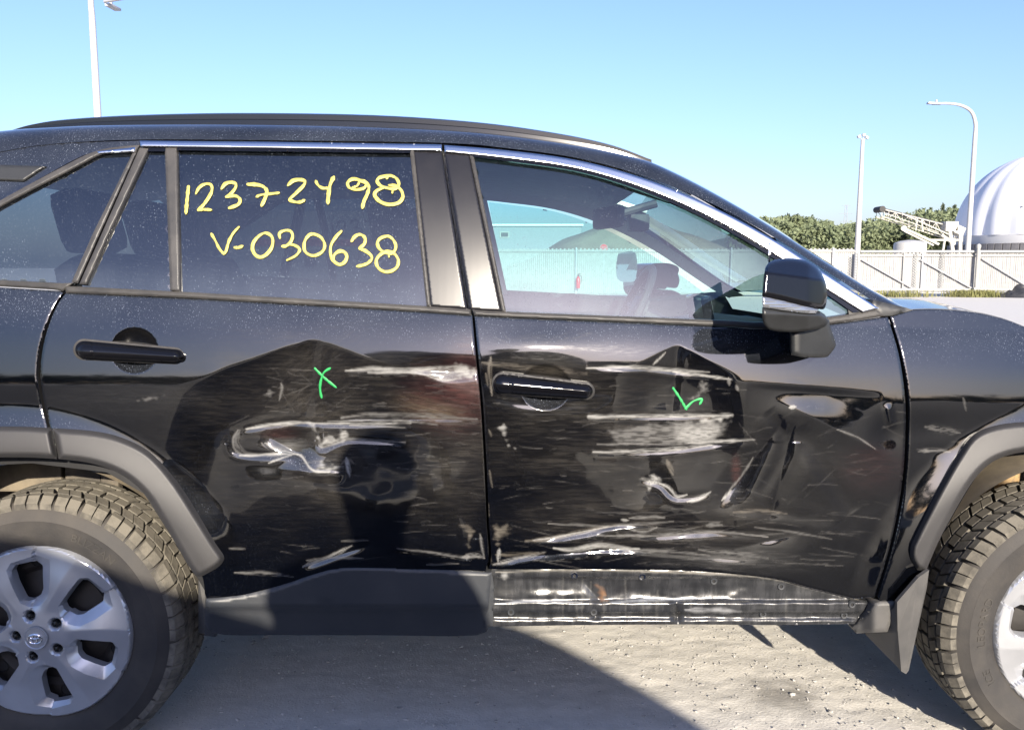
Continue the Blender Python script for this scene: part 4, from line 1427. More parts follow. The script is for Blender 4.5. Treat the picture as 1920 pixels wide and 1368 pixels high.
def wear_rear(u, v):
    w = Wear(u, v)
    w.haze(640, 800, 300, 190, CT, 0.40, 3)
    w.haze(590, 720, 120, 70, CT, 0.42, 33, -0.6, (18, 3))
    w.haze(840, 745, 75, 60, CR, 1.2, 4, 0.12)
    w.haze(800, 765, 60, 22, (0.10, 0.078, 0.05), 1.3, 5, 0.25)
    w.haze(880, 700, 40, 60, CR, 0.9, 44, 0.1)
    w.haze(870, 860, 60, 110, CT, 0.45, 6)
    w.haze(250, 745, 170, 30, CG, 0.14, 8)
    w.haze(640, 880, 110, 60, CT, 0.40, 9, 0.2)
    w.scatter(90, (470, 690, 860, 900), 0.28, 21)
    w.scatter(42, (700, 700, 890, 1000), 0.26, 22)
    w.scatter(27, (420, 900, 900, 1060), 0.22, 23)
    w.scatter(18, (430, 660, 640, 800), 0.20, 24, slope=0.6, ln=(8, 40))
    w.poly([(655, 695), (700, 689), (765, 692), (840, 685), (872, 682), (890, 690), (892, 708), (860, 711), (825, 712), (795, 702), (740, 704), (700, 700)], CG, 0.66, 0.5)
    w.line([(648, 695), (700, 691), (770, 693), (855, 686)], 8, CW, 0.85, 0.25)
    w.line([(690, 699), (780, 699), (830, 712), (885, 706)], 4, CW, 0.8)
    w.poly([(845, 686), (864, 679), (878, 690), (892, 697), (890, 712), (862, 706)], CW, 0.85, 0.4)
    w.line([(640, 783), (690, 777), (800, 779), (895, 785)], 11, CG, 0.74, 0.45)
    w.line([(615, 790), (690, 788), (760, 789), (820, 796)], 4, CG, 0.7)
    w.line([(655, 797), (760, 801)], 3, CG, 0.6)
    w.line([(462, 804), (500, 797), (555, 792), (582, 793)], 7, CW, 0.95, 0.15)
    w.line([(575, 792), (640, 794), (770, 793)], 4, CW, 0.7)
    w.poly([(572, 791), (592, 795), (596, 812), (604, 826), (616, 812), (630, 822), (640, 802), (652, 802), (655, 823), (628, 830), (605, 839), (598, 838), (594, 816), (582, 800)], CW, 0.72, 0.45, seed=5)
    w.line([(603, 839), (628, 831), (655, 823), (700, 826), (760, 829)], 5, CG, 0.78)
    w.line([(449, 854), (500, 852), (548, 850)], 6, CW, 0.9, 0.2)
    w.line([(504, 868), (525, 859), (552, 851)], 4, CW, 0.9)
    w.line([(550, 850), (565, 854), (574, 866), (582, 878), (595, 884), (618, 884)], 5, CW, 0.95, 0.1)
    w.poly([(590, 872), (604, 862), (612, 872), (630, 872), (642, 872), (628, 885), (600, 886)], CW, 0.68, 0.6, seed=8)
    w.line([(446, 806), (438, 822), (441, 842), (455, 853)], 4, CG, 0.6)
    w.line([(449, 806), (444, 830), (462, 850), (490, 852)], 9, CG, 0.42)
    w.line([(497, 830), (520, 842), (548, 848)], 4, CW, 0.65)
    w.haze(525, 812, 30, 12, CR, 0.6, 12)
    w.haze(540, 835, 40, 12, CW, 0.6, 13)
    w.line([(649, 858), (652, 872), (656, 892)], 7, CW, 0.85, 0.4)
    w.line([(640, 870), (652, 860), (664, 868)], 3, CT, 0.6)
    w.poly([(496, 738), (506, 730), (514, 735), (508, 746)], CG, 0.75, 0.5)
    w.line([(527, 718), (529, 730), (524, 750)], 6, CG, 0.75)
    w.poly([(258, 752), (275, 744), (308, 742), (285, 751)], CG, 0.5, 0.3)
    w.line([(568, 1062), (590, 1052), (615, 1044), (660, 1022)], 8, CW, 0.72, 0.5)
    w.line([(575, 1050), (625, 1046), (680, 1046)], 5, CG, 0.66)
    w.line([(440, 1073), (500, 1074), (550, 1081)], 7, CG, 0.66, 0.5)
    w.line([(430, 1028), (460, 1028)], 4, CG, 0.5)
    w.line([(745, 1028), (800, 1034), (870, 1044), (906, 1042)], 4, CG, 0.62)
    w.line([(640, 1014), (690, 1012)], 3, CG, 0.5)
    w.poly([(862, 984), (884, 980), (892, 996), (884, 1010), (878, 1030), (874, 1000)], CT, 0.75, 0.5)
    w.line([(868, 1044), (890, 1040), (908, 1046)], 8, CG, 0.72, 0.5)
    w.line([(900, 1000), (908, 1046)], 5, CG, 0.7)
    w.line([(800, 1058), (860, 1056)], 3, CG, 0.5)
    return w.c


def wear_front(u, v):
    w = Wear(u, v)
    w.haze(1130, 800, 230, 130, CT, 0.40, 51)
    w.haze(1010, 690, 110, 16, CT, 0.55, 52, 0.08)
    w.haze(1200, 980, 250, 60, CT, 0.44, 53)
    w.haze(1450, 900, 170, 110, CT, 0.12, 54, 0.1)
    w.haze(1030, 655, 110, 24, CG, 0.42, 55, 0.06, (20, 2))
    w.haze(1640, 880, 60, 40, CR, 0.3, 56)
    w.haze(1380, 880, 9, 24, CR, 0.8, 57)
    w.haze(1380, 1050, 150, 22, CG, 0.42, 58, 0.03)
    w.scatter(102, (920, 720, 1400, 980), 0.26, 61)
    w.scatter(66, (930, 960, 1560, 1060), 0.28, 62, ln=(20, 130))
    w.scatter(36, (1380, 760, 1690, 960), 0.19, 63, slope=0.3)
    w.scatter(24, (900, 620, 1180, 690), 0.19, 64, slope=0.3)
    w.line([(1100, 690), (1180, 688), (1250, 693), (1330, 697)], 7, CW, 0.82, 0.3)
    w.line([(1262, 697), (1320, 704), (1372, 711)], 6, CW, 0.85, 0.25)
    w.line([(1366, 708), (1368, 722)], 5, CG, 0.7)
    w.line([(1380, 722), (1384, 732)], 4, CG, 0.7)
    w.line([(1225, 683), (1248, 660)], 3, CW, 0.7)
    w.line([(1104, 781), (1200, 780), (1300, 779), (1372, 778)], 7, CW, 0.85, 0.35, False)
    w.poly([(1300, 785), (1372, 778), (1352, 790), (1320, 795)], CW, 0.85, 0.25)
    w.poly([(1140, 806), (1190, 797), (1290, 788), (1355, 790), (1352, 806), (1338, 830), (1280, 832), (1160, 832)], CG, 0.62, 0.75, (12, 2.0), seed=15)
    w.poly([(1265, 795), (1345, 788), (1368, 792), (1352, 812), (1332, 834), (1262, 834)], CW, 0.62, 0.6, (10, 2.2), seed=16, soft=18)
    w.line([(1112, 847), (1180, 846), (1260, 842), (1335, 834)], 8, CW, 0.78, 0.5)
    w.line([(1120, 833), (1200, 832), (1290, 832)], 5, CG, 0.7, 0.6)
    w.line([(1290, 830), (1350, 827), (1415, 824)], 6, CW, 0.82, 0.3)
    w.poly([(1199, 897), (1216, 896), (1225, 887), (1236, 896), (1244, 907), (1228, 912), (1216, 918), (1209, 905)], CW, 0.82, 0.6, (2.5, 2.5), seed=18)
    w.line([(1236, 906), (1252, 912), (1262, 922), (1270, 931), (1288, 927)], 6, CW, 0.88, 0.2)
    w.line([(1289, 940), (1310, 935), (1332, 922)], 6, CW, 0.92, 0.15)
    w.line([(1354, 938), (1362, 928), (1370, 918)], 5, CW, 0.9)
    w.line([(1368, 918), (1395, 885), (1412, 858)], 4, CG, 0.62)
    w.poly([(1308, 716), (1324, 711), (1334, 722), (1322, 738), (1310, 734)], CG, 0.72, 0.75, (3, 3))
    w.poly([(1285, 748), (1310, 736), (1315, 742), (1296, 752)], CG, 0.65, 0.7, (3, 3))
    w.poly([(930, 802), (944, 795), (952, 802), (946, 808), (950, 826), (966, 840), (954, 838), (945, 822), (942, 808)], CW, 0.66, 0.6)
    w.line([(1250, 862), (1258, 880), (1262, 890)], 8, CT, 0.6)
    w.line([(1028, 981), (1120, 985), (1190, 982), (1262, 977)], 5, CG, 0.72, 0.4)
    w.line([(985, 1014), (1040, 1008), (1090, 996), (1155, 984)], 9, CT, 0.85, 0.4)
    w.line([(1000, 1012), (1060, 1003), (1140, 986)], 3, CW, 0.75)
    w.line([(1038, 1027), (1075, 1030), (1120, 1022), (1170, 1027), (1198, 1028)], 11, CW, 1.0, 0.12)
    w.line([(1166, 1038), (1180, 1032), (1250, 1033), (1330, 1040)], 6, CG, 0.7, 0.5)
    w.line([(1180, 992), (1210, 996), (1232, 988)], 4, CG, 0.72)
    w.line([(1180, 971), (1210, 969), (1246, 970)], 7, CG, 0.8, 0.4)
    w.line([(1165, 974), (1178, 975)], 5, CW, 0.7)
    w.line([(1120, 1003), (1230, 1003), (1340, 996), (1440, 1006)], 5, CG, 0.72, 0.45)
    w.line([(1325, 985), (1345, 982), (1355, 984)], 9, CG, 0.66, 0.5)
    w.line([(1375, 960), (1420, 957), (1475, 962)], 6, CT, 0.66, 0.5)
    w.line([(1415, 988), (1480, 996), (1560, 1010)], 4, CG, 0.5)
    w.line([(1310, 1030), (1380, 1038), (1440, 1046)], 9, CG, 0.55, 0.5)
    w.poly([(925, 985), (950, 982), (962, 996), (940, 1006), (934, 1030), (926, 1010)], CT, 0.78, 0.5)
    w.line([(925, 1058), (965, 1048), (1022, 1034)], 9, CG, 0.85, 0.45)
    w.line([(930, 1040), (980, 1038), (1020, 1036)], 6, CT, 0.8, 0.45)
    w.line([(936, 1028), (934, 1052)], 8, CW, 0.7, 0.5)
    w.line([(1480, 764), (1492, 762)], 6, CW, 0.9)
    w.line([(1570, 805), (1605, 818), (1642, 842)], 3, CG, 0.6)
    w.line([(920, 670), (918, 700), (922, 740)], 9, CT, 0.7, 0.6)
    w.line([(905, 680), (1000, 690), (1100, 700)], 14, CT, 0.55, 0.6)
    # rub-through near the panel edge
    for k in range(10):
        r = np.random.RandomState(k)
        x = r.uniform(905, 918); y = r.uniform(690, 1040)
        w.line([(x, y), (x + r.uniform(2, 6), y + r.uniform(10, 40))], 3, CT, 0.5)
    return w.c


def wear_fender(u, v):
    w = Wear(u, v)
    w.line([(1722, 846), (1750, 844), (1782, 847)], 6, CG, 0.7, 0.6)
    w.line([(1735, 800), (1770, 806), (1800, 812)], 14, CG, 0.35, 0.7)
    w.line([(1806, 745), (1812, 770)], 4, CG, 0.3)
    w.scatter(7, (1706, 800, 1800, 900), 0.18, 77)
    return w.c


# ------------------------------------------------------------------ body panels below the belt
REAR_SHUT = cat([(124, 549), (105, 577), (85, 632), (76, 690), (80, 740), (94, 800), (108, 857)], 5)
MID_R = cat([(885, 591), (893, 680), (901, 760), (908, 880), (912, 980), (916, 1040), (911, 1068), (913, 1086)], 4)
MID_F = cat([(890, 592), (898, 680), (906, 760), (913, 880), (917, 980), (921, 1040), (917, 1066)], 4)
FR_SHUT = cat([(1664, 594), (1684, 660), (1696, 735), (1698, 800), (1692, 900), (1672, 1010), (1640, 1119)], 5)

rear_door = car(panel('rear_door',
    REAR_SHUT[::-1] + cat([(340, 559), (600, 573), (800, 585)], 4)[0:] + MID_R + cat([(850, 1086), (700, 1080), (620, 1088), (560, 1104), (480, 1126), (394, 1140)], 4)
    + cat([(384, 1112), (376, 1072), (330, 1000), (270, 912), (200, 872)], 4),
    PAINTW, None, 2.3, 0, 0.014, 4.5, 0.0016, dent_rear, wear=wear_rear))
tag(rear_door, 'dented black rear door with grey scrapes and a green cross')

front_door = car(panel('front_door',
    [(890, 592)] + cat([(945, 595), (1340, 612), (1430, 617), (1560, 608), (1664, 594)], 4)[:-1] + FR_SHUT
    + cat([(1600, 1122), (1520, 1102), (1450, 1084), (1300, 1070), (1100, 1067), (940, 1067)], 4) + MID_F[::-1][:-1],
    PAINTW, None, 2.3, 0, 0.014, 4.5, 0.0016, dent_front, wear=wear_front))
tag(front_door, 'crumpled black front door with white scrapes and a green tick')

off_l = [(x - 6, y) for x, y in REAR_SHUT]
quarter = car(panel('rear_quarter_panel',
    [(-180, 546), (-20, 538), (112, 546)] + off_l + cat([(0, 850), (-90, 858), (-180, 880)], 4), PAINT, None, 3, 0, 0.014, 4, 0.0014))
off_r = [(x + 6, y) for x, y in FR_SHUT]
fender = car(panel('front_fender',
    off_r + [(1655, 1132), (1700, 1124)] + cat([(1728, 1080), (1768, 1000), (1850, 868), (1930, 826), (2010, 822), (2110, 870), (2230, 1000)], 5)
    + [(2240, 720)] + cat([(2080, 672), (1990, 636), (1925, 614), (1885, 599), (1830, 586), (1760, 580), (1705, 581)], 4),
    PAINTW, None, 2.6, 0, 0.014, 4, 0.0014, dent_fender, wear=wear_fender))

inner_out = [(-180, 540), (120, 552), (885, 596), (1430, 622), (1660, 600), (1705, 640), (1715, 780), (1690, 1000), (1655, 1115),
             (1600, 1150), (920, 1150), (420, 1150), (392, 1120), (350, 1050), (270, 925), (200, 885), (60, 868), (-180, 880)]
car(panel('inner_body_side', inner_out, INNER, None, 24, -0.065, 0, 0))

# ------------------------------------------------------------------ belt mouldings, pillars, window trims
bm_r = panel('belt_moulding', band([(120, 536), (340, 547), (600, 562), (800, 574), (882, 580)], [(124, 549), (340, 558), (600, 573), (800, 585), (884, 591)]),
             SEAL, rear_door, 2.6, 0.006, 0.03, 4, 0.004)
bm_f = panel('belt_moulding', band(cat([(886, 580), (945, 584), (1340, 600), (1430, 604), (1560, 594), (1645, 579)], 4), cat([(889, 591), (945, 594), (1340, 611), (1430, 616), (1560, 607), (1660, 592)], 4)),
             SEAL, front_door, 2.6, 0.006, 0.03, 4, 0.004)
panel('belt_moulding', band([(-180, 520), (0, 525), (116, 531), (138, 530)], [(-180, 533), (0, 537), (100, 543), (118, 546)]), SEAL, quarter, 2.6, 0.006, 0.03, 4, 0.004)

# chrome strip over the windows
CUP = [(262, 264), (500, 266), (828, 271)]
CLO = [(264, 275), (500, 278), (828, 283)]
panel('chrome_strip', band(CUP, CLO), CHROME, rear_door, 1.7, 0.010, 0.02, 4, 0.003)
CUPF = cat([(833, 272), (950, 282), (1080, 300), (1200, 332), (1320, 380), (1440, 443), (1550, 514), (1648, 578)], 6)
CLOF = cat([(834, 285), (950, 297), (1080, 316), (1195, 349), (1310, 397), (1425, 460), (1530, 530), (1618, 586)], 6)
panel('chrome_strip', band(CUPF, CLOF), CHROME, front_door, 1.7, 0.010, 0.02, 4, 0.003)
# door frame seals just under the chrome
panel('window_seal', band([(332, 276), (500, 278), (772, 281)], [(332, 282), (500, 284), (774, 287)]), BLACKGL, rear_door, 2.6, 0.006, 0.02, 0)
panel('window_seal', band(cat([(880, 288), (950, 297), (1080, 315), (1195, 348), (1310, 396), (1425, 459), (1530, 529), (1612, 584)], 6),
                          cat([(884, 294), (950, 302), (1080, 321), (1192, 354), (1306, 402), (1420, 465), (1524, 534), (1600, 586)], 6)), BLACKGL, front_door, 2.6, 0.006, 0.02, 0)
# B pillar covers
panel('pillar_cover', [(774, 283), (828, 285), (876, 580), (806, 575)], PILLAR, rear_door, 3, 0.004, 0.03, 4, 0.003)
panel('pillar_cover', [(833, 286), (880, 290), (941, 584), (881, 581)], PILLAR, front_door, 3, 0.004, 0.03, 4, 0.003)
panel('window_seal', [(768, 281), (776, 282), (808, 575), (800, 574)], SEAL, rear_door, 2.6, 0.007, 0.03, 2, 0.002)
panel('window_seal', [(880, 289), (888, 292), (949, 585), (941, 583)], SEAL, front_door, 2.6, 0.007, 0.03, 2, 0.002)
# rear door: divider and slanted frame bar
panel('window_divider', [(309, 277), (332, 277), (338, 547), (319, 545)], TRIMG, rear_door, 2.6, 0.006, 0.03, 4, 0.004)
panel('window_frame_bar', [(262, 277), (279, 279), (204, 440), (162, 534), (149, 532), (190, 440)], TRIMG, rear_door, 2.6, 0.006, 0.03, 4, 0.004)
panel('window_frame_bar', [(249, 286), (259, 279), (187, 438), (146, 531), (134, 529), (174, 438)], TRIMG, quarter, 2.6, 0.003, 0.03, 4, 0.003)
panel('window_seal', [(279, 277), (310, 277), (310, 284), (276, 284)], BLACKGL, rear_door, 2.6, 0.004, 0.02, 0)
# quarter window trim
panel('quarter_window_trim', band(cat([(262, 272), (215, 276), (175, 285), (130, 306), (0, 376), (-180, 480)], 4),
                                  cat([(254, 287), (215, 286), (184, 292), (142, 314), (0, 388), (-180, 492)], 4)), TRIMG, quarter, 2.6, 0.006, 0.03, 4, 0.004)
panel('chrome_strip', [(182, 284), (254, 276), (251, 285), (186, 288)], CHROME, quarter, 2.6, 0.010, 0.01, 3, 0.003)

# upper quarter (behind the window) and its grey garnish
car(panel('rear_pillar_panel', band(cat([(262, 264), (100, 270), (0, 285), (-180, 322)], 4), cat([(262, 274), (215, 277), (172, 286), (127, 306), (0, 377), (-180, 480)], 4)), PAINT, None, 8, 0, 0.01, 3, 0.002))
car(panel('pillar_garnish', [(-180, 306), (0, 309), (86, 312), (44, 340), (0, 338), (-180, 352)], GREYSAT, None, 2.6, 0.008, 0.02, 4, 0.004))

# ------------------------------------------------------------------ glass
def bot_edge(f, h):
    def e(u, v):
        return sstep(v, f(u) - h, f(u) + 2)
    return e


gp_r = panel('window_pane', [(322, 272), (776, 277), (813, 590), (330, 562)], GL_R, rear_door, 9, -0.006, 0, 0, edge=bot_edge(lambda u: 543 + (u - 335) * 0.066, 70))
panel('small_window_pane', [(266, 275), (316, 275), (326, 558), (150, 545), (196, 440)], GL_R, rear_door, 9, -0.006, 0, 0, edge=bot_edge(lambda u: 535 + 0 * u, 50))
panel('quarter_window_pane', [(252, 283), (185, 288), (138, 310), (0, 382), (-180, 488), (-180, 528), (0, 533), (140, 534), (180, 440)], GL_R, quarter, 12, -0.006, 0, 0, edge=bot_edge(lambda u: 525 + 0 * u, 40))
gp_f = panel('window_pane', cat([(884, 291), (950, 299), (1080, 318), (1193, 351), (1308, 399), (1422, 462), (1526, 531), (1604, 587)], 5) + [(1560, 606), (1430, 616), (1340, 612), (940, 598)],
             GL_F, front_door, 9, -0.006, 0, 0, edge=lambda u, v: sstep(v, 520 + (u - 945) * 0.06, 590 + (u - 945) * 0.038) * (1 - 0.75 * sstep(u, 960, 1250)))  # bottom dust, fading rightward to paint in the sun's glare
panel('mirror_triangle', [(1590, 556), (1632, 583), (1596, 590)], GREYSAT, front_door, 5, 0.004, 0.01, 2, 0.002)
panel('window_bar', [(1586, 552), (1592, 555), (1599, 590), (1592, 591)], SEAL, front_door, 5, 0.005, 0.01, 2, 0.002)

# ------------------------------------------------------------------ roof, A-pillar, windscreen
TOPC = cat([(-180, 268), (0, 247), (100, 240), (200, 236), (400, 234), (600, 236), (800, 243), (950, 255), (1100, 276), (1200, 298), (1260, 322), (1340, 363), (1440, 421), (1560, 498), (1640, 547), (1702, 580)], 6)
TU = [p[0] for p in TOPC]; TV = [p[1] for p in TOPC]
AL = cat([(-180, 322), (0, 285), (100, 270), (262, 262), (500, 263), (828, 268), (950, 278), (1080, 296), (1200, 328), (1320, 375), (1440, 438), (1550, 509), (1640, 566), (1690, 588)], 8)
AUu = [p[0] for p in AL]; AVv = [p[1] for p in AL]


def loft_near(us, n=10):
    rows = []
    for u in us:
        va = np.interp(u, AUu, AVv)
        vt = np.interp(u, TU, TV)
        a = S(np.array([u]), np.array([va]), 0.0)[0]
        frac = np.clip((u - 1150) / 500, 0, 1)
        dy = 0.125 - 0.075 * frac
        b = W(u, vt, a[1] + dy)
        h = b[2] - a[2]
        c = np.array([a[0] * 0.6 + b[0] * 0.4, a[1] + min(0.30 * dy, 0.75 * abs(h) + 0.01), a[2] + h * 0.93])
        row = []
        for k in range(n + 1):
            t = k / n
            row.append((1 - t) ** 2 * a + 2 * t * (1 - t) * c + t * t * b)
        rows.append(row)
    return rows


def grid_faces(nr, nc, base=0, flip=False):
    f = []
    for i in range(nr - 1):
        for j in range(nc - 1):
            q = (base + i * nc + j, base + i * nc + j + 1, base + (i + 1) * nc + j + 1, base + (i + 1) * nc + j)
            f.append(q[::-1] if flip else q)
    return f


us_all = list(np.linspace(-180, 1702, 130))
rows = loft_near(us_all)
nc = len(rows[0])
car(mesh_obj('roof_side_rail', np.array([p for r in rows for p in r]), grid_faces(len(rows), nc, 0, True), PAINT))
far_rows = [[np.array([p[0], CARW - p[1], p[2]]) for p in r] for r in rows]
car(mesh_obj('roof_side_rail', np.array([p for r in far_rows for p in r]), grid_faces(len(rows), nc), PAINT))
nroof = [i for i, u in enumerate(us_all) if u <= 1235]
nscr = [i for i, u in enumerate(us_all) if u >= 1222]


def cross(idx, crown, name, mat, off=0.0, fl=False, k=14, yin=0.0):
    vs = []
    for i in idx:
        b = rows[i][-1]; f = far_rows[i][-1]
        for j in range(k + 1):
            t = j / k
            p = b * (1 - t) + f * t
            p = p + np.array([crown[1], 0, crown[0]]) * (4 * t * (1 - t))
            p[2] -= off
            vs.append(p)
    return car(mesh_obj(name, np.array(vs), grid_faces(len(idx), k + 1, 0, fl), mat))


cross(nroof, (0.02, 0.0), 'roof', PAINT)
cross(nroof, (-0.01, 0.0), 'headliner', LIGHTINT, 0.045)
cross(nscr, (0.03, 0.12), 'windscreen', GL_W)
# pale inner linings along the roof sides and windscreen pillars
def lining(name, us, depth, mat, far):
    rws = []
    for u in us:
        va = np.interp(u, AUu, AVv) + 12
        vt = np.interp(u, TU, TV) + 6
        a = S(np.array([u]), np.array([va]), 0.0)[0]
        b = W(u, vt, a[1] + 0.09)
        p0 = a + np.array([0, 0.03, 0.0]); p1 = a + np.array([0, depth, -0.004]); p2 = b + np.array([0, 0.05, -0.02])
        r = [p0, p0 * 0.4 + p1 * 0.6 + np.array([0, 0.0, -0.006]), p1, p2]
        if far:
            r = [np.array([p[0], CARW - p[1], p[2]]) for p in r]
        rws.append(r)
    return car(mesh_obj(name, np.array([p for r in rws for p in r]), grid_faces(len(rws), 4, 0, not far), mat))


for far in (False, True):
    lining('roof_lining', np.linspace(-150, 1260, 50), 0.06, LIGHTINT, far)
    lining('windscreen_pillar_lining', np.linspace(1240, 1680, 30), 0.05, LIGHTINT, far)

# roof rail
RT = cat([(24, 243), (60, 232), (120, 223), (250, 215), (450, 211), (700, 215), (900, 229), (1050, 250), (1150, 272), (1222, 299)], 6)
ru = np.array([p[0] for p in RT]); rv = np.array([p[1] for p in RT])
low = np.interp(ru, TU, TV) + 3
endf = np.clip(np.minimum((ru - 20) / 60, (1226 - ru) / 40), 0.12, 1)
y0 = np.interp(ru, [0, 1226], [0.31, 0.29])
top = W(ru, rv, y0); bot = W(ru, low, y0 - 0.012)
th = 0.045 * endf
sec = []
for i in range(len(ru)):
    t_, b_ = top[i], bot[i]
    hgt = t_[2] - b_[2]
    sec.append([b_, b_ * 0.55 + t_ * 0.45 + np.array([0, -0.004, 0]), b_ * 0.45 + t_ * 0.55 + np.array([0, 0.004, 0]), b_ * 0.12 + t_ * 0.88, t_ + np.array([0, 0.008, 0]),
                t_ + np.array([0, th[i], 0]), b_ + np.array([0, th[i], 0])])
rail = car(mesh_obj('roof_rail', np.array([p for s_ in sec for p in s_]), grid_faces(len(sec), 7, 0, True), RAILM, None, True, 30))
rl2 = rail.copy(); COL.objects.link(rl2); rl2.scale = (1, -1, 1); rl2.location = (0, CARW, 0)

# ------------------------------------------------------------------ bonnet and scuttle
HB = cat([(1690, 579), (1760, 577), (1830, 583), (1885, 596), (1925, 611), (1990, 633), (2080, 669), (2240, 716)], 6)
hv = []
HK = 16
for u, v in HB:
    e = S(np.array([u]), np.array([v]), 0.0)[0] + np.array([0, 0.004, 0.002])
    zc_ = e[2]
    for j in range(HK + 1):
        t = j / HK
        y = e[1] + (CARW - 2 * e[1]) * t
        cr = 0.010 * (1 - abs(2 * t - 1) ** 2.2) * np.clip((u - 1690) / 60, 0.15, 1)
        ridge = 0.012 * math.exp(-((t - 0.16) / 0.05) ** 2) + 0.012 * math.exp(-((t - 0.84) / 0.05) ** 2)
        hv.append((e[0] + 0.03 * (1 - abs(2 * t - 1) ** 2) * (1 if u < 1800 else 0), y, zc_ + cr + ridge * np.clip((u - 1720) / 80, 0, 1) - 0.004 * (1 if j in (0, HK) else 0)))
car(mesh_obj('bonnet', np.array(hv), grid_faces(len(HB), HK + 1, 0, True), PAINT))
car(panel('scuttle_cover', [(1638, 562), (1700, 577), (1712, 581), (1672, 592), (1652, 592), (1632, 575)], GREYSAT, None, 6, 0.006, 0.12, 4, 0.003))

# ------------------------------------------------------------------ handles
def capsule(x0, y0, x1, y1, r0, r1, n=12):
    a = math.atan2(y1 - y0, x1 - x0)
    pts = []
    for k in range(n + 1):
        t = a + math.pi / 2 + math.pi * k / n
        pts.append((x0 + r0 * math.cos(t), y0 + r0 * math.sin(t)))
    for k in range(n + 1):
        t = a - math.pi / 2 + math.pi * k / n
        pts.append((x1 + r1 * math.cos(t), y1 + r1 * math.sin(t)))
    return pts


def handle(parent, x0, y0, x1, y1, r0, r1, dent):
    bx = lambda u, v: -dent(u, v) * 0
    panel('handle_gasket', capsule(x0, y0, x1, y1, r0 + 4, r1 + 4), SEAL, parent, 4, 0.004, 0.03, 3, 0.003)
    h = panel('door_handle', capsule(x0, y0, x1, y1, r0, r1), BLACKGL, parent, 2.2, 0.030, 0.034, 0, prof=lambda u, v, d: -0.015 * (1 - np.clip(d / 15.5, 0, 1)) ** 2.0 + 0.00036 * (v - (y0 + (y1 - y0) * (u - x0) / (x1 - x0)))
              - 0.004 * np.exp(-((u - x0 - 0.10 * (x1 - x0)) / 1.4) ** 2))
    return h


handle(rear_door, 157, 655, 328, 667, 16, 12, dent_rear)
handle(front_door, 943, 718, 1099, 733, 17, 12.5, dent_front)

# ------------------------------------------------------------------ arch cladding
def flare_prof(u, v, d):
    return 0.015 * sstep(d, 0, 9)


def split_line(pts_o, pts_i):
    return band(pts_o, pts_i)


RO = cat([(-180, 812), (-60, 801), (40, 800), (95, 803)], 5)
RI = cat([(-180, 880), (-60, 860), (40, 857), (106, 860)], 5)
panel('arch_cladding', band(RO, RI), FLARE, quarter, 3.2, 0.008, 0.05, 4, 0.004, prof=flare_prof)
RO2 = cat([(99, 803), (170, 808), (225, 820), (280, 848), (325, 897), (365, 958), (402, 1018), (418, 1042), (417, 1054), (404, 1066), (376, 1081)], 5)
RI2 = cat([(110, 860), (170, 868), (225, 888), (268, 922), (300, 968), (330, 1020), (352, 1058), (366, 1078)], 5)
panel('arch_cladding', band(RO2, RI2), FLARE, rear_door, 3.2, 0.008, 0.05, 4, 0.004, prof=flare_prof)
FO = cat([(1720, 1068), (1709, 1048), (1708, 1030), (1716, 1008), (1760, 920), (1800, 850), (1828, 815), (1868, 798), (1925, 791), (2010, 790), (2100, 810), (2170, 880), (2240, 990)], 5)
FI = cat([(1736, 1070), (1760, 1014), (1790, 958), (1822, 905), (1852, 872), (1885, 855), (1930, 846), (2010, 842), (2080, 858), (2130, 905), (2200, 1010)], 5)
panel('arch_cladding', band(FO, FI), FLARE, fender, 3.2, 0.008, 0.05, 4, 0.004, prof=flare_prof)

# ------------------------------------------------------------------ sill
def sill_surf(yf):
    def f(u, v, o):
        return W(u, v, yf(u, v) - o)
    return f


ybase = lambda u, v: skin_y(W(u, 1070 + 0 * v, 0.0)[:, 0], np.full_like(u, 0.56))
SC_T = cat([(386, 1122), (430, 1118), (490, 1107), (545, 1091), (590, 1075), (640, 1063), (720, 1063), (820, 1067), (922, 1073)], 5)
SC_B = cat([(384, 1146), (400, 1186), (520, 1190), (700, 1190), (895, 1190), (914, 1160)], 4)
panel('sill_cladding', band(SC_T, SC_B), CLAD, rear_door, 5, 0, 0.06, 5, 0.006,
      surf=sill_surf(lambda u, v: ybase(u, v) - 0.004 + 0.05 * sstep(v, 1134, 1146) * 0.35 + 0.00035 * np.clip(v - 1138, 0, 99) + 0.004 * gauss(u, v, 610, 1132, 14, 9)
                     + 0.0018 * vnoise(u / 60, v / 40, 4)))
bmx = bmesh.new()
p_ = W(400, 1168, 0.055)
add_box(bmx, p_, (0.030, 0.04, 0.055), Matrix.Rotation(0.12, 3, 'Y'), 0.004)
car(bm_obj('rear_sill_tab', bmx, CLAD))


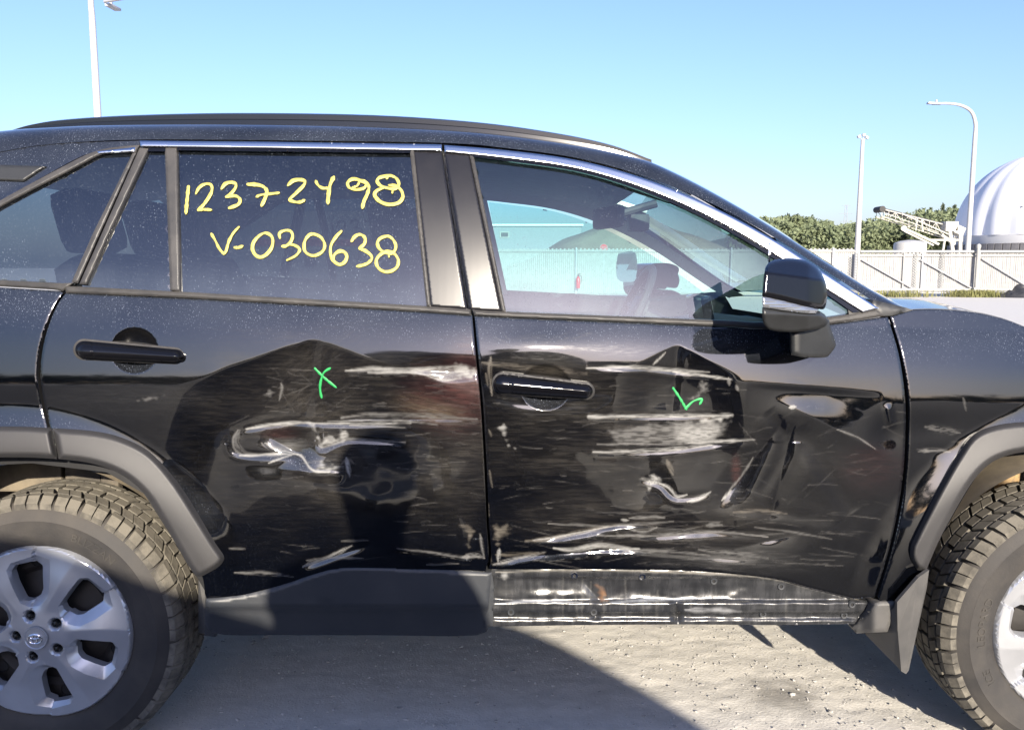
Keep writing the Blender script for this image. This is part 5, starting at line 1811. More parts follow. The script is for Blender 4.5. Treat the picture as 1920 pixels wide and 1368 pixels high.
def rock_wear(u, v):
    w = Wear(u, v)
    r = np.random.RandomState(5)
    w.haze(1090, 1085, 170, 16, (0.02, 0.02, 0.022), 0.9, 71, 0, (40, 3))
    w.haze(1260, 1098, 120, 16, (0.012, 0.012, 0.014), 0.95, 72, 0.02, (50, 4))
    w.line([(1170, 1114), (1260, 1116), (1370, 1116)], 6, (0.012, 0.012, 0.013), 0.9)
    w.line([(940, 1080), (1080, 1086), (1200, 1088)], 3, (0.015, 0.015, 0.016), 0.8)
    w.poly([(1150, 1100), (1180, 1092), (1195, 1104), (1170, 1122), (1140, 1122)], (0.015, 0.015, 0.017), 0.85, 0.3)
    w.poly([(1118, 1096), (1136, 1098), (1140, 1130), (1124, 1132)], (0.16, 0.09, 0.05), 0.95, 0.4)
    w.poly([(1120, 1094), (1134, 1096), (1136, 1108), (1122, 1110)], (0.08, 0.06, 0.05), 0.9, 0.4)
    w.line([(940, 1131), (1000, 1126), (1090, 1129)], 5, (0.30, 0.305, 0.315), 0.95, 0.1)
    w.line([(1145, 1128), (1230, 1124), (1330, 1120)], 5, (0.22, 0.235, 0.26), 0.8, 0.2)
    w.line([(1285, 1143), (1340, 1144), (1390, 1146)], 12, (0.26, 0.265, 0.275), 0.85, 0.2)
    w.line([(935, 1157), (1050, 1156), (1270, 1155), (1480, 1157)], 3, (0.03, 0.03, 0.03), 0.6)
    w.line([(930, 1072), (1100, 1068), (1300, 1073), (1440, 1082), (1520, 1101), (1610, 1123)], 6, (0.22, 0.21, 0.19), 0.8, 0.35)
    w.line([(1268, 1136), (1272, 1168)], 9, (0.02, 0.02, 0.02), 0.9)
    for k in range(24):
        x = r.uniform(930, 1600)
        w.line([(x, r.uniform(1078, 1120)), (x + r.normal(0, 2), r.uniform(1125, 1165))], r.uniform(2, 7), (0.12, 0.117, 0.11) if r.rand() < 0.5 else (0.03, 0.03, 0.033), 0.35)
    w.poly([(940, 1075), (951, 1073), (954, 1082), (946, 1087), (939, 1082)], (0.3, 0.3, 0.295), 1.0, 0.0, ragged=1)
    w.haze(960, 1108, 30, 14, (0.16, 0.157, 0.15), 0.7, 75)
    return w.c


def rock_y(u, v):
    y = ybase(u, v) + 0.014
    y = y + 0.012 * sstep(v, 1078, 1086) - 0.010 * sstep(v, 1122, 1132) + 0.016 * sstep(v, 1143, 1153) - 0.006 * sstep(v, 1156, 1164)
    y = y + 0.010 * gauss(u, v, 1190, 1108, 60, 20) + 0.006 * gauss(u, v, 1330, 1105, 60, 14) - 0.006 * gauss(u, v, 1010, 1118, 60, 10)
    y = y + fold(u, v, 1268, 1130, 1272, 1172, 14, 0.012) + fold(u, v, 1112, 1138, 1118, 1160, 12, 0.006) + fold(u, v, 1090, 1085, 1130, 1130, 14, 0.006)
    return y + 0.007 * vnoise(u / 60, v / 26, 31) + 0.002 * vnoise(u / 16, v / 9, 32)


RK_T = cat([(922, 1064), (1100, 1064), (1300, 1068), (1450, 1081), (1520, 1100), (1600, 1121), (1632, 1126)], 5)
RK_B = cat([(1602, 1169), (1450, 1171), (1300, 1170), (1100, 1171), (922, 1174)], 4)
rocker = car(panel('rocker_panel', RK_T + RK_B, ROCKM, None, 3, 0, 0.05, 3, 0.002, surf=sill_surf(rock_y), wear=rock_wear))
tag(rocker, 'bare scuffed metal sill with empty bolt holes')
for k, (u, v) in enumerate([(1077, 1078), (1204, 1080), (1338, 1088), (1464, 1098), (1430, 1150), (1597, 1132), (1582, 1152), (958, 1146), (1113, 1146)]):
    bmx = bmesh.new()
    yy = float(rock_y(np.array([float(u)]), np.array([float(v)]))[0])
    c = W(u, v, yy)
    add_lathe(bmx, [(0.0045, 0.001), (0.0045, -0.004), (0.0085, -0.0045), (0.0095, -0.002), (0.0105, 0.002)], c, 'y', 14)
    bn = bm_obj('bolt_hole', bmx, CLAD if k > 1 else CHROME2, rocker, True)
    bmx = bmesh.new()
    add_lathe(bmx, [(0.0001, -0.001), (0.0047, -0.001)], c, 'y', 12)
    bm_obj('hole_core', bmx, INNER, rocker)
# gap piece between cladding and bare sill
car(panel('sill_end_cover', [(912, 1074), (922, 1068), (926, 1100), (924, 1172), (908, 1176)], CLAD, None, 5, 0.0, 0.05, 2, 0.002, surf=sill_surf(lambda u, v: ybase(u, v) + 0.02)))
# front end of the sill and mud flap
car(panel('sill_front_corner', [(1640, 1130), (1650, 1127), (1678, 1127), (1681, 1136), (1664, 1184), (1606, 1187), (1598, 1176)], FLAP, None, 5, 0, 0.10, 6, 0.006,
      surf=sill_surf(lambda u, v: ybase(u, v) - 0.012 + 0.02 * sstep(u, 1640, 1610) + 0.03 * (u < 1640) * np.clip((1640 - u) / 40, 0, 1))))


def flap_part(name, pts, mat):
    vs = [V(u, v, y) for u, v, y in pts]
    n = len(vs)
    back = [p + Vector((0.0, 0.012, 0)) for p in vs]
    fs = [tuple(range(n)), tuple(range(2 * n - 1, n - 1, -1))] + [(i, i + n, (i + 1) % n + n, (i + 1) % n) for i in range(n)]
    bmm = bmesh.new()
    bv = [bmm.verts.new(p) for p in vs + back]
    for f in fs:
        bmm.faces.new([bv[i] for i in f])
    bmesh.ops.triangulate(bmm, faces=[f for f in bmm.faces if len(f.verts) > 4])
    return bm_obj(name, bmm, mat)


fl = car(flap_part('mud_flap', [(1682, 1128, 0.0), (1722, 1082, 0.0), (1742, 1068, 0.01), (1738, 1100, 0.03), (1704, 1256, 0.05), (1699, 1263, 0.05), (1690, 1258, 0.045), (1683, 1180, 0.01)], FLAP))
fl2 = flap_part('flap_gusset', [(1683, 1132, 0.004), (1684, 1185, 0.012), (1690, 1257, 0.047), (1622, 1188, 0.14), (1664, 1186, 0.06)], FLAP)
sub(fl2, fl)
car(flap_part('mud_flap', [(372, 1080, 0.04), (382, 1080, 0.04), (392, 1130, 0.03), (388, 1184, 0.05), (404, 1190, 0.05), (372, 1186, 0.10)], FLAP))

# ------------------------------------------------------------------ painted writing
def ribbon(pts, w, closed=False, taper=(0.75, 0.75), n=7):
    P = cat(pts, n, closed)
    A = np.array(P)
    if closed:
        A = np.concatenate([A, A[:1]])
    d = np.gradient(A, axis=0)
    d /= np.linalg.norm(d, axis=1)[:, None] + 1e-9
    nrm = np.stack([-d[:, 1], d[:, 0]], 1)
    t = np.linspace(0, 1, len(A))
    hw = w * 0.5 * (0.60 + 0.62 * vnoise(t * 11, t * 0 + len(pts) * 3.3, 5) + 0.18 * vnoise(t * 40, t * 0 + w * 7.7, 6))
    if not closed:
        hw = hw * np.interp(t, [0, 0.08, 0.9, 1], [taper[0], 1, 1, taper[1]])
    return A, nrm * hw[:, None]


def strokes(name, lst, mat, parent, off, surf, dent=None):
    vs, fs = [], []
    for pts, w, closed in lst:
        A, h = ribbon(pts, w, closed)
        if not closed:
            a0 = A[0] - (A[1] - A[0]) / (np.linalg.norm(A[1] - A[0]) + 1e-9) * w * 0.35
            a1 = A[-1] + (A[-1] - A[-2]) / (np.linalg.norm(A[-1] - A[-2]) + 1e-9) * w * 0.35
            A = np.concatenate([[a0], A, [a1]]); h = np.concatenate([h[:1] * 0.45, h, h[-1:] * 0.45])
        base = len(vs)
        rows_ = []
        for k, (f_, o_) in enumerate(((-1, 0.0), (-0.6, 0.0008), (0, 0.0011), (0.6, 0.0008), (1, 0.0))):
            p = A + h * f_
            y = S(p[:, 0], p[:, 1], 0.0)[:, 1] - off - o_
            if dent is not None:
                y = y + dent(p[:, 0], p[:, 1])
            rows_.append(W(p[:, 0], p[:, 1], y))
        m = len(A)
        for r in rows_:
            vs += r.tolist()
        for k in range(4):
            for i in range(m - 1):
                fs.append((base + k * m + i, base + k * m + i + 1, base + (k + 1) * m + i + 1, base + (k + 1) * m + i))
        off += 0.0003
    ob = mesh_obj(name, vs, fs, mat, parent)
    ob.data.update()
    if ob.data.polygons[0].normal.y > 0:
        ob.data.flip_normals()
    return ob


def zz(ox, oy, s, pts):
    return [(ox + x / s, oy + y / s) for x, y in pts]


k1 = 1920 / 230.0
A1 = lambda p: zz(330, 310, k1, p)
B1 = lambda p: zz(540, 310, k1, p)
C1 = lambda p: zz(380, 410, 9.6, p)
D1 = lambda p: zz(560, 410, 1920 / 210.0, p)
CH = [
    ('1', [(A1([(195, 330), (175, 520), (155, 750)]), 6.2, False)]),
    ('2', [(A1([(312, 440), (370, 340), (470, 290), (550, 310), (560, 400), (500, 520), (410, 640), (345, 700)]), 5.6, False), (A1([(345, 700), (440, 690), (550, 697)]), 5.0, False)]),
    ('3', [(A1([(712, 365), (770, 290), (860, 265), (935, 290), (925, 360), (850, 450), (785, 492)]), 5.8, False), (A1([(785, 492), (870, 475), (960, 490), (1005, 550), (960, 620), (830, 668)]), 5.6, False)]),
    ('7', [(A1([(1120, 298), (1240, 300), (1360, 330), (1420, 400), (1400, 500), (1340, 630)]), 6.0, False), (A1([(1260, 492), (1330, 462), (1480, 445), (1610, 430)]), 5.0, False)]),
    ('2', [(B1([(0, 310), (80, 240), (190, 225), (265, 250), (240, 320), (130, 430), (20, 530)]), 6.2, False), (B1([(20, 545), (120, 575), (200, 572), (255, 545)]), 5.8, False)]),
    ('4', [(B1([(435, 245), (470, 310), (540, 355), (630, 355)]), 5.6, False), (B1([(715, 185), (660, 300), (635, 450), (625, 590)]), 7.2, False)]),
    ('9', [(B1([(1120, 225), (1010, 215), (935, 270), (960, 350), (1060, 380), (1180, 360), (1220, 310)]), 5.6, False), (B1([(1010, 345), (1080, 320), (1120, 260)]), 4, False),
           (B1([(1100, 235), (1200, 260), (1265, 330), (1240, 450), (1190, 560), (1165, 665)]), 6, False)]),
    ('8', [(B1([(1560, 165), (1440, 190), (1395, 245), (1450, 320), (1560, 355), (1680, 365), (1735, 300), (1700, 210), (1620, 165)]), 5.6, True),
           (B1([(1520, 345), (1400, 390), (1355, 460), (1430, 560), (1570, 612), (1720, 590), (1795, 500), (1770, 390), (1680, 320), (1580, 310)]), 5.8, False), (B1([(1560, 190), (1545, 205)]), 5, False), (B1([(1640, 380), (1632, 432)]), 4, False)]),
    ('V', [(C1([(155, 270), (230, 400), (300, 540), (380, 635)]), 5.0, False), (C1([(380, 635), (420, 580), (470, 410), (550, 260), (650, 150)]), 5.2, False)]),
    ('-', [(C1([(575, 518), (640, 520), (715, 492)]), 5.6, False)]),
    ('0', [(C1([(1100, 262), (990, 330), (910, 440), (900, 560), (960, 660), (1060, 690), (1180, 610), (1255, 480), (1255, 350), (1190, 275)]), 5.8, True)]),
    ('3', [(C1([(1390, 345), (1385, 260), (1480, 212), (1580, 225), (1620, 310), (1580, 420), (1500, 490), (1430, 495)]), 5.4, False), (C1([(1540, 460), (1660, 480), (1745, 555), (1680, 660), (1520, 745)]), 5.2, False)]),
    ('0', [(D1([(235, 262), (150, 310), (95, 420), (110, 560), (220, 630), (340, 610), (430, 530), (440, 420), (370, 310)]), 5.6, True)]),
    ('6', [(D1([(730, 215), (640, 310), (560, 440), (545, 580), (580, 700), (690, 785), (790, 740), (825, 640), (770, 565), (690, 560), (610, 620), (600, 690)]), 6.0, False)]),
    ('3', [(D1([(905, 385), (970, 300), (1060, 270), (1135, 330), (1125, 430), (1040, 505)]), 5.6, False), (D1([(1040, 510), (1160, 560), (1255, 660), (1200, 750), (1100, 795), (1000, 815)]), 5.4, False)]),
    ('8', [(D1([(1480, 305), (1390, 345), (1350, 420), (1390, 520), (1490, 580), (1600, 590), (1665, 500), (1640, 390), (1560, 310)]), 5.6, True),
           (D1([(1540, 560), (1420, 600), (1335, 700), (1350, 820), (1450, 900), (1580, 900), (1690, 820), (1705, 700), (1640, 600)]), 5.8, True), (D1([(1545, 620), (1548, 655)]), 4, False)]),
]
names = {'1': 'one', '2': 'two', '3': 'three', '7': 'seven', '4': 'four', '9': 'nine', '8': 'eight', 'V': 'letter_v', '-': 'dash', '0': 'zero', '6': 'six'}
chars = []
for ch, lst in CH:
    chars.append(strokes('painted_' + names[ch], lst, YELLOW, rear_door, -0.0032, None))
strokes('green_cross', [([(590, 690), (608, 708), (630, 726)], 4.2, False), ([(619, 690), (606, 700), (600, 725), (603, 745)], 4.4, False)], GREEN, rear_door, 0.0012, None, dent_rear)
strokes('green_tick', [([(1262, 727), (1276, 748), (1287, 767)], 4.4, False), ([(1285, 766), (1300, 752), (1316, 748), (1312, 757)], 4.4, False)], GREEN, front_door, 0.0012, None, dent_front)

# ------------------------------------------------------------------ door mirror
def plane_surf(yf):
    return lambda u, v, o: W(u, v, yf(u, v) - o)


def mir_y(u, v):
    return -0.205 + 0.00017 * (560 - v) + 0.00045 * (u - 1432) + 0.0022 * np.clip(512 + (u - 1440) * 0.13 - v, 0, 60) + 0.0012 * np.clip(u - 1515, 0, 60) ** 1.25 * 0.3 + 0.0011 * np.clip(v - 590, 0, 50)


mir = car(panel('side_mirror', cat([(1432, 520), (1436, 500), (1450, 488), (1480, 484), (1512, 489), (1535, 503), (1548, 530), (1551, 555), (1546, 578), (1534, 579)], 5) + cat([(1500, 571), (1460, 561), (1429, 555)], 3),
                BLACKGL, None, 3, 0, 0.14, 9, 0.010, surf=plane_surf(mir_y), lipx=0.05))
panel('signal_lens', cat([(1429, 556), (1460, 562), (1500, 572), (1535, 580)], 4) + cat([(1530, 587), (1500, 586), (1430, 576)], 3), LENS, mir, 2.5, 0.002, 0.10, 4, 0.004,
      surf=plane_surf(lambda u, v: mir_y(u, v) + 0.0012 * np.sin(v * 1.1)), lipx=0.04)
panel('mirror_housing', cat([(1429, 577), (1500, 587), (1536, 588)], 4) + cat([(1548, 595), (1552, 605), (1540, 615), (1495, 622), (1450, 620), (1434, 610), (1429, 595)], 4), GREYSAT, mir, 3, -0.001, 0.14, 7, 0.008, surf=plane_surf(mir_y), lipx=0.05)
panel('mirror_foot', cat([(1483, 622), (1520, 612), (1552, 600), (1556, 610), (1566, 640), (1566, 650), (1556, 664), (1546, 670), (1510, 670), (1484, 665)], 3), GREYSAT, mir, 4, 0, 0.13, 7, 0.008,
      surf=plane_surf(lambda u, v: -0.11 + 0.0008 * np.clip(u - 1500, 0, 99)), lipx=0.04)
gm = W(np.array([1431, 1431, 1431, 1431]), np.array([500, 610, 610, 500]), np.array([-0.2, -0.2, -0.06, -0.06]))
mirf = mir.copy(); COL.objects.link(mirf); mirf.scale = (1, -1, 1); mirf.location = (0, CARW, 0)
for c_ in list(mir.children):
    c2 = c_.copy(); COL.objects.link(c2); c2.parent = mirf
glass_m = simple('mirror_glass', (0.75, 0.8, 0.85), 0.02, 1.0)
bmx = bmesh.new()
xm_ = W(1431, 505, -0.19)[0]
gv = [bmx.verts.new(p) for p in [(xm_ + 0.012, -0.185, 1.235), (xm_ + 0.012, -0.185, 1.35), (xm_ + 0.052, -0.07, 1.35), (xm_ + 0.052, -0.07, 1.235)]]
bmx.faces.new(gv)
ob = bm_obj('mirror_glass', bmx, glass_m, mir)
bmx = bmesh.new()
xg_ = xm_ + 0.0
gv = [bmx.verts.new(p) for p in cat([(xg_ - 0.035, -0.195, 1.245), (xg_ - 0.035, -0.195, 1.35), (xg_ - 0.015, -0.16, 1.368), (xg_ + 0.035, -0.075, 1.365), (xg_ + 0.04, -0.065, 1.25), (xg_ + 0.01, -0.12, 1.228)], 3, True)]
bmx.faces.new(gv)
ob2 = bm_obj('mirror_glass', bmx, glass_m, mirf)

# ------------------------------------------------------------------ wheels
def make_wheel(name, rot):
    """built at the origin, outer face towards -y"""
    bmw = bmesh.new()
    rg = add_lathe(bmw, [(0.06, 0.05), (0.10, 0.045), (0.15, 0.06), (0.165, 0.048), (0.205, 0.05), (0.214, 0.03), (0.222, 0.018), (0.224, 0.06), (0.205, 0.09), (0.205, 0.2), (0.222, 0.21)], (0, 0, 0), 'y', 72)
    wheel = bm_obj(name, bmw, STEEL, None, True)
    for k in range(12):
        a = 2 * math.pi * (k + 0.3) / 12
        if k == 0:
            bmw = bmesh.new()
            add_lathe(bmw, [(0.0001, 0.0478), (0.0155, 0.0478), (0.0165, 0.0455)], (0, 0, 0), 'y', 16)
            v0 = bm_obj('wheel_vent', bmw, INNER, wheel)
            vt_ = v0
        else:
            vt_ = v0.copy(); link(vt_, wheel)
        vt_.location = (0.180 * math.cos(a), 0, 0.180 * math.sin(a))
    # tyre
    prof = [(0.222, 0.028), (0.226, 0.012), (0.238, 0.002), (0.262, -0.006), (0.290, -0.008), (0.300, -0.0095), (0.303, -0.0075), (0.318, -0.002), (0.333, 0.008), (0.343, 0.018), (0.347, 0.035), (0.348, 0.11), (0.347, 0.185), (0.343, 0.205), (0.325, 0.222), (0.28, 0.232), (0.224, 0.20)]
    bmw = bmesh.new()
    add_lathe(bmw, prof, (0, 0, 0), 'y', 120)
    bm_obj('tyre', bmw, RUB, wheel, True, 40)
    # tread blocks
    N = 62
    vs, fs = [], []
    rowsb = [(0.004, 0.046, 0.16, 0.34), (0.052, 0.088, 0.36, 0.70), (0.094, 0.126, 0.75, 0.75), (0.132, 0.168, 0.70, 0.36), (0.174, 0.214, 0.34, 0.16)]
    for k in range(N):
        for ri, (ya, yb, s0, s1) in enumerate(rowsb):
            j = 0.06 * math.sin(k * 2.7 + ri)
            a0 = (k + 0.5 * (ri % 2) * 0.6 + j) * 2 * math.pi / N
            wdt = 2 * math.pi / N * 0.87
            base = len(vs)
            nseg = 3
            for lay in (0, 1):
                for q in range(nseg):
                    t = q / (nseg - 1)
                    y = ya + (yb - ya) * t
                    sk = (s0 + (s1 - s0) * t) * 2 * math.pi / N * 1.4
                    edge = min(1, (y + 0.004) / 0.03, (0.222 - y) / 0.03)
                    rr = (0.342 if lay == 0 else 0.3585) - (1 - edge) * 0.022
                    ins = 0.0 if lay == 0 else 0.0035
                    yy = y + (0.0012 if q == 0 and lay else 0) - (0.0012 if q == nseg - 1 and lay else 0)
                    if q == 0 and ri == 0:
                        yy -= 0.002 * lay
                    for e in (0, 1):
                        aa = a0 + sk + e * wdt + (ins if e == 0 else -ins)
                        vs.append((rr * math.cos(aa), yy, rr * math.sin(aa)))
            L = nseg * 2
            for q in range(nseg - 1):
                b0 = base + L + q * 2
                fs.append((b0, b0 + 1, b0 + 3, b0 + 2))
                for e in (0, 1):
                    fs.append((base + q * 2 + e, base + (q + 1) * 2 + e, base + L + (q + 1) * 2 + e, base + L + q * 2 + e))
            for q in (0, nseg - 1):
                fs.append((base + q * 2, base + q * 2 + 1, base + L + q * 2 + 1, base + L + q * 2))
    tr = mesh_obj('tread', vs, fs, TREAD, wheel, False)
    tr['kind'] = 'stuff'
    # wheel cover: six broad angular spokes with recessed pockets
    R1 = 0.2325
    K = 1000.0

    def pol(r, deg):
        return (K * r * math.cos(math.radians(deg)), K * r * math.sin(math.radians(deg)))
    holes, pockets, lugs, ridges = [], [], [], []
    for k in range(6):
        a = 100 - 60 * k
        hp = [pol(0.092, a + 6), pol(0.100, a + 13.5), pol(0.150, a + 13.5), pol(0.180, a + 12.5), pol(0.190, a + 8), pol(0.191, a - 6), pol(0.178, a - 12.5), pol(0.150, a - 13.5), pol(0.120, a - 15), pol(0.104, a - 12), pol(0.093, a - 2)]
        hh = []
        for i in range(len(hp)):
            p0, p1, p2 = (np.array(hp[(i + j) % len(hp)]) for j in (-1, 0, 1))
            hh += [tuple(p1 + (p0 - p1) * 0.18), tuple(p1 + (p0 - p1) * 0.04 + (p2 - p1) * 0.04), tuple(p1 + (p2 - p1) * 0.18)]
        holes.append(hh)
        pk = [pol(0.080, a + 4), pol(0.096, a + 15.2), pol(0.150, a + 14.6), pol(0.186, a + 14.0), pol(0.200, a + 9), pol(0.207, a - 8), pol(0.199, a - 19.5), pol(0.150, a - 24), pol(0.108, a - 27), pol(0.080, a - 16)]
        pockets.append(densify(pk, 5.0))
        ridges.append(densify([pol(0.075, a - 31), pol(0.150, a - 34), pol(0.222, a - 36)], 5.0)[:-1])
    for k in range(5):
        a = 108 - 72 * k
        c = pol(0.057, a)
        lugs.append([(c[0] + 12 * math.cos(2 * math.pi * q / 14), c[1] + 12 * math.sin(2 * math.pi * q / 14)) for q in range(14)])
    rim = [(K * R1 * math.cos(2 * math.pi * q / 120), K * R1 * math.sin(2 * math.pi * q / 120)) for q in range(120)]
    ring2 = [(K * 0.224 * math.cos(2 * math.pi * q / 120), K * 0.224 * math.sin(2 * math.pi * q / 120)) for q in range(120)]
    g = []
    for i, yv in enumerate(np.arange(-232, 233, 4.0)):
        for xv in np.arange(-232 + (2.2 if i % 2 else 0), 233, 4.5):
            g.append((xv, yv))
    g = np.array(g)
    keep = np.hypot(g[:, 0], g[:, 1]) < K * R1 - 2.5
    keep &= np.abs(np.hypot(g[:, 0], g[:, 1]) - 224) > 1.6
    for h_ in holes + lugs:
        keep &= ~inside(g, h_) & (edge_dist(g, h_) > 1.8)
    for h_ in pockets:
        keep &= edge_dist(g, h_) > 1.6
    g = g[keep]
    allp, edges = [], []
    for loop in [rim, ring2] + holes + lugs + pockets:
        b0 = len(allp); allp += loop
        edges += [(b0 + i, b0 + (i + 1) % len(loop)) for i in range(len(loop))]
    allp += [tuple(p) for p in g.tolist()]
    r = geometry.delaunay_2d_cdt([Vector(p) for p in allp], edges, [], 0, 1e-4, False)
    P = np.array([(v.x, v.y) for v in r[0]])
    F = np.array([f for f in r[2]])
    cen = P[F].mean(1)
    bad = np.zeros(len(F), bool)
    for h_ in holes + lugs:
        bad |= inside(cen, h_)
    F = F[~bad]
    rr = np.hypot(P[:, 0], P[:, 1]) / K
    th = np.degrees(np.arctan2(P[:, 1], P[:, 0]))
    z = -0.016 - 0.012 * np.exp(-(rr / 0.075) ** 2) + 0.010 * sstep(rr, 0.13, 0.224) + 0.016 * np.clip((rr - 0.224) / 0.0085, 0, 1) ** 2
    # faceted spokes: flat blade tilted about its long crease
    ph = (th - 100 + 34 + 12 * (rr - 0.15) / 0.07 * 0.3 + 720) % 60
    ph = np.where(ph > 30, ph - 60, ph)
    z = z + sstep(rr, 0.06, 0.10) * np.where(ph > 0, 0.00052 * ph, -0.00022 * ph) - 0.003 * sstep(rr, 0.06, 0.1)
    for hq, pq in zip(holes, pockets):
        ins = inside(P, pq) & (edge_dist(P, pq) > 0.3)
        dp, dq = edge_dist(P, pq), edge_dist(P, hq)
        z = z + np.where(ins, 0.011 * dp / (dp + dq + 1e-6), 0)
    dl = np.full(len(P), 1e9)
    for h_ in lugs:
        dl = np.minimum(dl, edge_dist(P, h_))
    z = z + 0.007 * np.clip(1 - dl / 5.0, 0, 1)
    X = np.stack([P[:, 0] / K, z, P[:, 1] / K], 1)
    Fl = [tuple(f) for f in F.tolist()]
    a, b, c = (X[i] for i in Fl[0])
    if np.cross(b - a, c - a)[1] > 0:
        Fl = [f[::-1] for f in Fl]
    cnt = {}
    for f in Fl:
        for i in range(3):
            e = (f[i], f[(i + 1) % 3]); kk = (min(e), max(e))
            cnt[kk] = None if kk in cnt else e
    be = [e for e in cnt.values() if e]
    bv = sorted({i for e in be for i in e}); m = {v: len(X) + i for i, v in enumerate(bv)}
    ex = X[bv].copy(); ex[:, 1] += 0.022
    X = np.concatenate([X, ex])
    Fl += [(b_, a_, m[a_], m[b_]) for a_, b_ in be]
    cover = mesh_obj('wheel_cover', X, Fl, SILVER, wheel, True, 20)
    for h_ in lugs:
        c = np.mean(h_, 0) / K
        bml = bmesh.new()
        add_lathe(bml, [(0.0085, 0.02), (0.0085, -0.006), (0.007, -0.010), (0.0001, -0.012)], (c[0], -0.012, c[1]), 'y', 6)
        bm_obj('lug_nut', bml, LUG, wheel, False)
    # centre cap with three crossed ellipses
    bml = bmesh.new()
    add_lathe(bml, [(0.031, 0.0), (0.030, -0.003), (0.0275, -0.003), (0.026, -0.0015), (0.0001, -0.0025)], (0, -0.0305, 0), 'y', 40)
    cap = bm_obj('centre_cap', bml, SILVER, wheel, True)
    bml = bmesh.new()
    for (cx, cz, rx, rz) in ((0, 0, 0.0175, 0.0125), (0, 0.0, 0.0055, 0.0122), (0, 0.0055, 0.0125, 0.0052)):
        ring = [(cx + rx * math.cos(t), -0.0345, cz + rz * math.sin(t)) for t in np.linspace(0, 2 * math.pi, 29)]
        add_tube(bml, ring, 0.0012, 6, False)
    em = bm_obj('cap_emblem', bml, CHROME2, wheel, True)
    return wheel


def tyre_text(wheel, txt, r, ang0, size, cw=True):
    cu = bpy.data.curves.new('lettering', 'FONT')
    cu.body = txt; cu.size = size; cu.extrude = 0.0006; cu.resolution_u = 2
    tmp = bpy.data.objects.new('lettering', cu)
    COL.objects.link(tmp)
    bpy.context.view_layer.update()
    me = bpy.data.meshes.new_from_object(tmp.evaluated_get(bpy.context.evaluated_depsgraph_get()))
    bpy.data.objects.remove(tmp); bpy.data.curves.remove(cu)
    prof_r = [0.238, 0.262, 0.290, 0.300]; prof_y = [0.002, -0.006, -0.008, -0.0095]
    for v in me.vertices:
        rr = r + v.co.y
        a = ang0 - v.co.x / r
        yy = np.interp(rr, prof_r, prof_y) - 0.0008 - v.co.z
        v.co = Vector((rr * math.cos(a), float(yy), rr * math.sin(a)))
    me.materials.clear(); me.materials.append(LETTER)
    o = bpy.data.objects.new('tyre_lettering', me)
    link(o, wheel)
    return o


wheel_r = make_wheel('wheel', 0)


def copy_tree(o):
    c = o.copy(); COL.objects.link(c)
    for ch in o.children:
        d = ch.copy(); COL.objects.link(d); d.parent = c
    return c


wheel_f = copy_tree(wheel_r)
wheel_rl = copy_tree(wheel_r)
wheel_fl = copy_tree(wheel_r)
tyre_text(wheel_r, 'BLIZZAN', 0.264, math.radians(70), 0.030)
tyre_text(wheel_f, 'ICE', 0.258, math.radians(203), 0.030)
tyre_text(wheel_f, 'LEOPARD', 0.258, math.radians(180), 0.030)
YW = 0.040
wheel_r.location = (XR, YW, ZWH)
wheel_f.location = (XF, YW, ZWH); wheel_f.rotation_euler = (0, math.radians(-8), 0)
wheel_rl.location = (XR, CARW - YW, ZWH); wheel_rl.rotation_euler = (0, 0, math.pi)
wheel_fl.location = (XF, CARW - YW, ZWH); wheel_fl.rotation_euler = (0, 0, math.pi)
for w_ in (wheel_r, wheel_f, wheel_rl, wheel_fl):
    car(w_)

# wheel-arch liners
for xw, rr, nm in ((XR, 0.445, 'arch_liner'), (XF, 0.455, 'arch_liner')):
    for far in (False, True):
        vs, fs = [], []
        n = 40
        for yk in (0.06, 0.30, 0.42):
            for k in range(n + 1):
                a = math.radians(14 + 152 * k / n)
                r_ = rr if yk < 0.4 else rr * 0.98
                r_ = r_ - 0.008 * math.sin(a * 9) * (yk > 0.1)
                vs.append((xw + r_ * math.cos(a), yk if not far else CARW - yk, ZWH + r_ * math.sin(a)))
        fs = grid_faces(3, n + 1)
        base = len(vs)
        yb = 0.42 if not far else CARW - 0.42
        vs.append((xw, yb, ZWH))
        for k in range(n):
            fs.append((2 * (n + 1) + k, 2 * (n + 1) + k + 1, base))
        car(mesh_obj(nm, vs, fs, LINER, None, True, 40))
# suspension pieces glimpsed above the tyres
susm = dusty('rusty_suspension', (0.05, 0.035, 0.025), 0.7, (0.36, 0.24, 0.11), 0.9, vs=30)
bmx = bmesh.new()
c = W(1885, 875, 0.30)
add_tube(bmx, [(c[0], 0.30, c[2] - 0.25), (c[0] + 0.01, 0.30, c[2] + 0.02), (c[0] + 0.02, 0.32, c[2] + 0.15)], 0.030, 14)
add_tube(bmx, [(c[0] - 0.06, 0.28, c[2] - 0.2), (c[0] - 0.05, 0.30, c[2] + 0.05)], 0.012, 10)
car(bm_obj('suspension_strut', bmx, susm, None, True))
bmx = bmesh.new()
c = W(210, 905, 0.28)
add_box(bmx, c, (0.05, 0.03, 0.16), None, 0.006)
add_box(bmx, (c[0] - 0.085, c[1] + 0.02, c[2] + 0.02), (0.10, 0.03, 0.12), None, 0.006)
add_box(bmx, (c[0] - 0.25, c[1] + 0.03, c[2] + 0.03), (0.2, 0.03, 0.12), None, 0.006)
car(bm_obj('suspension_bracket', bmx, LINER))

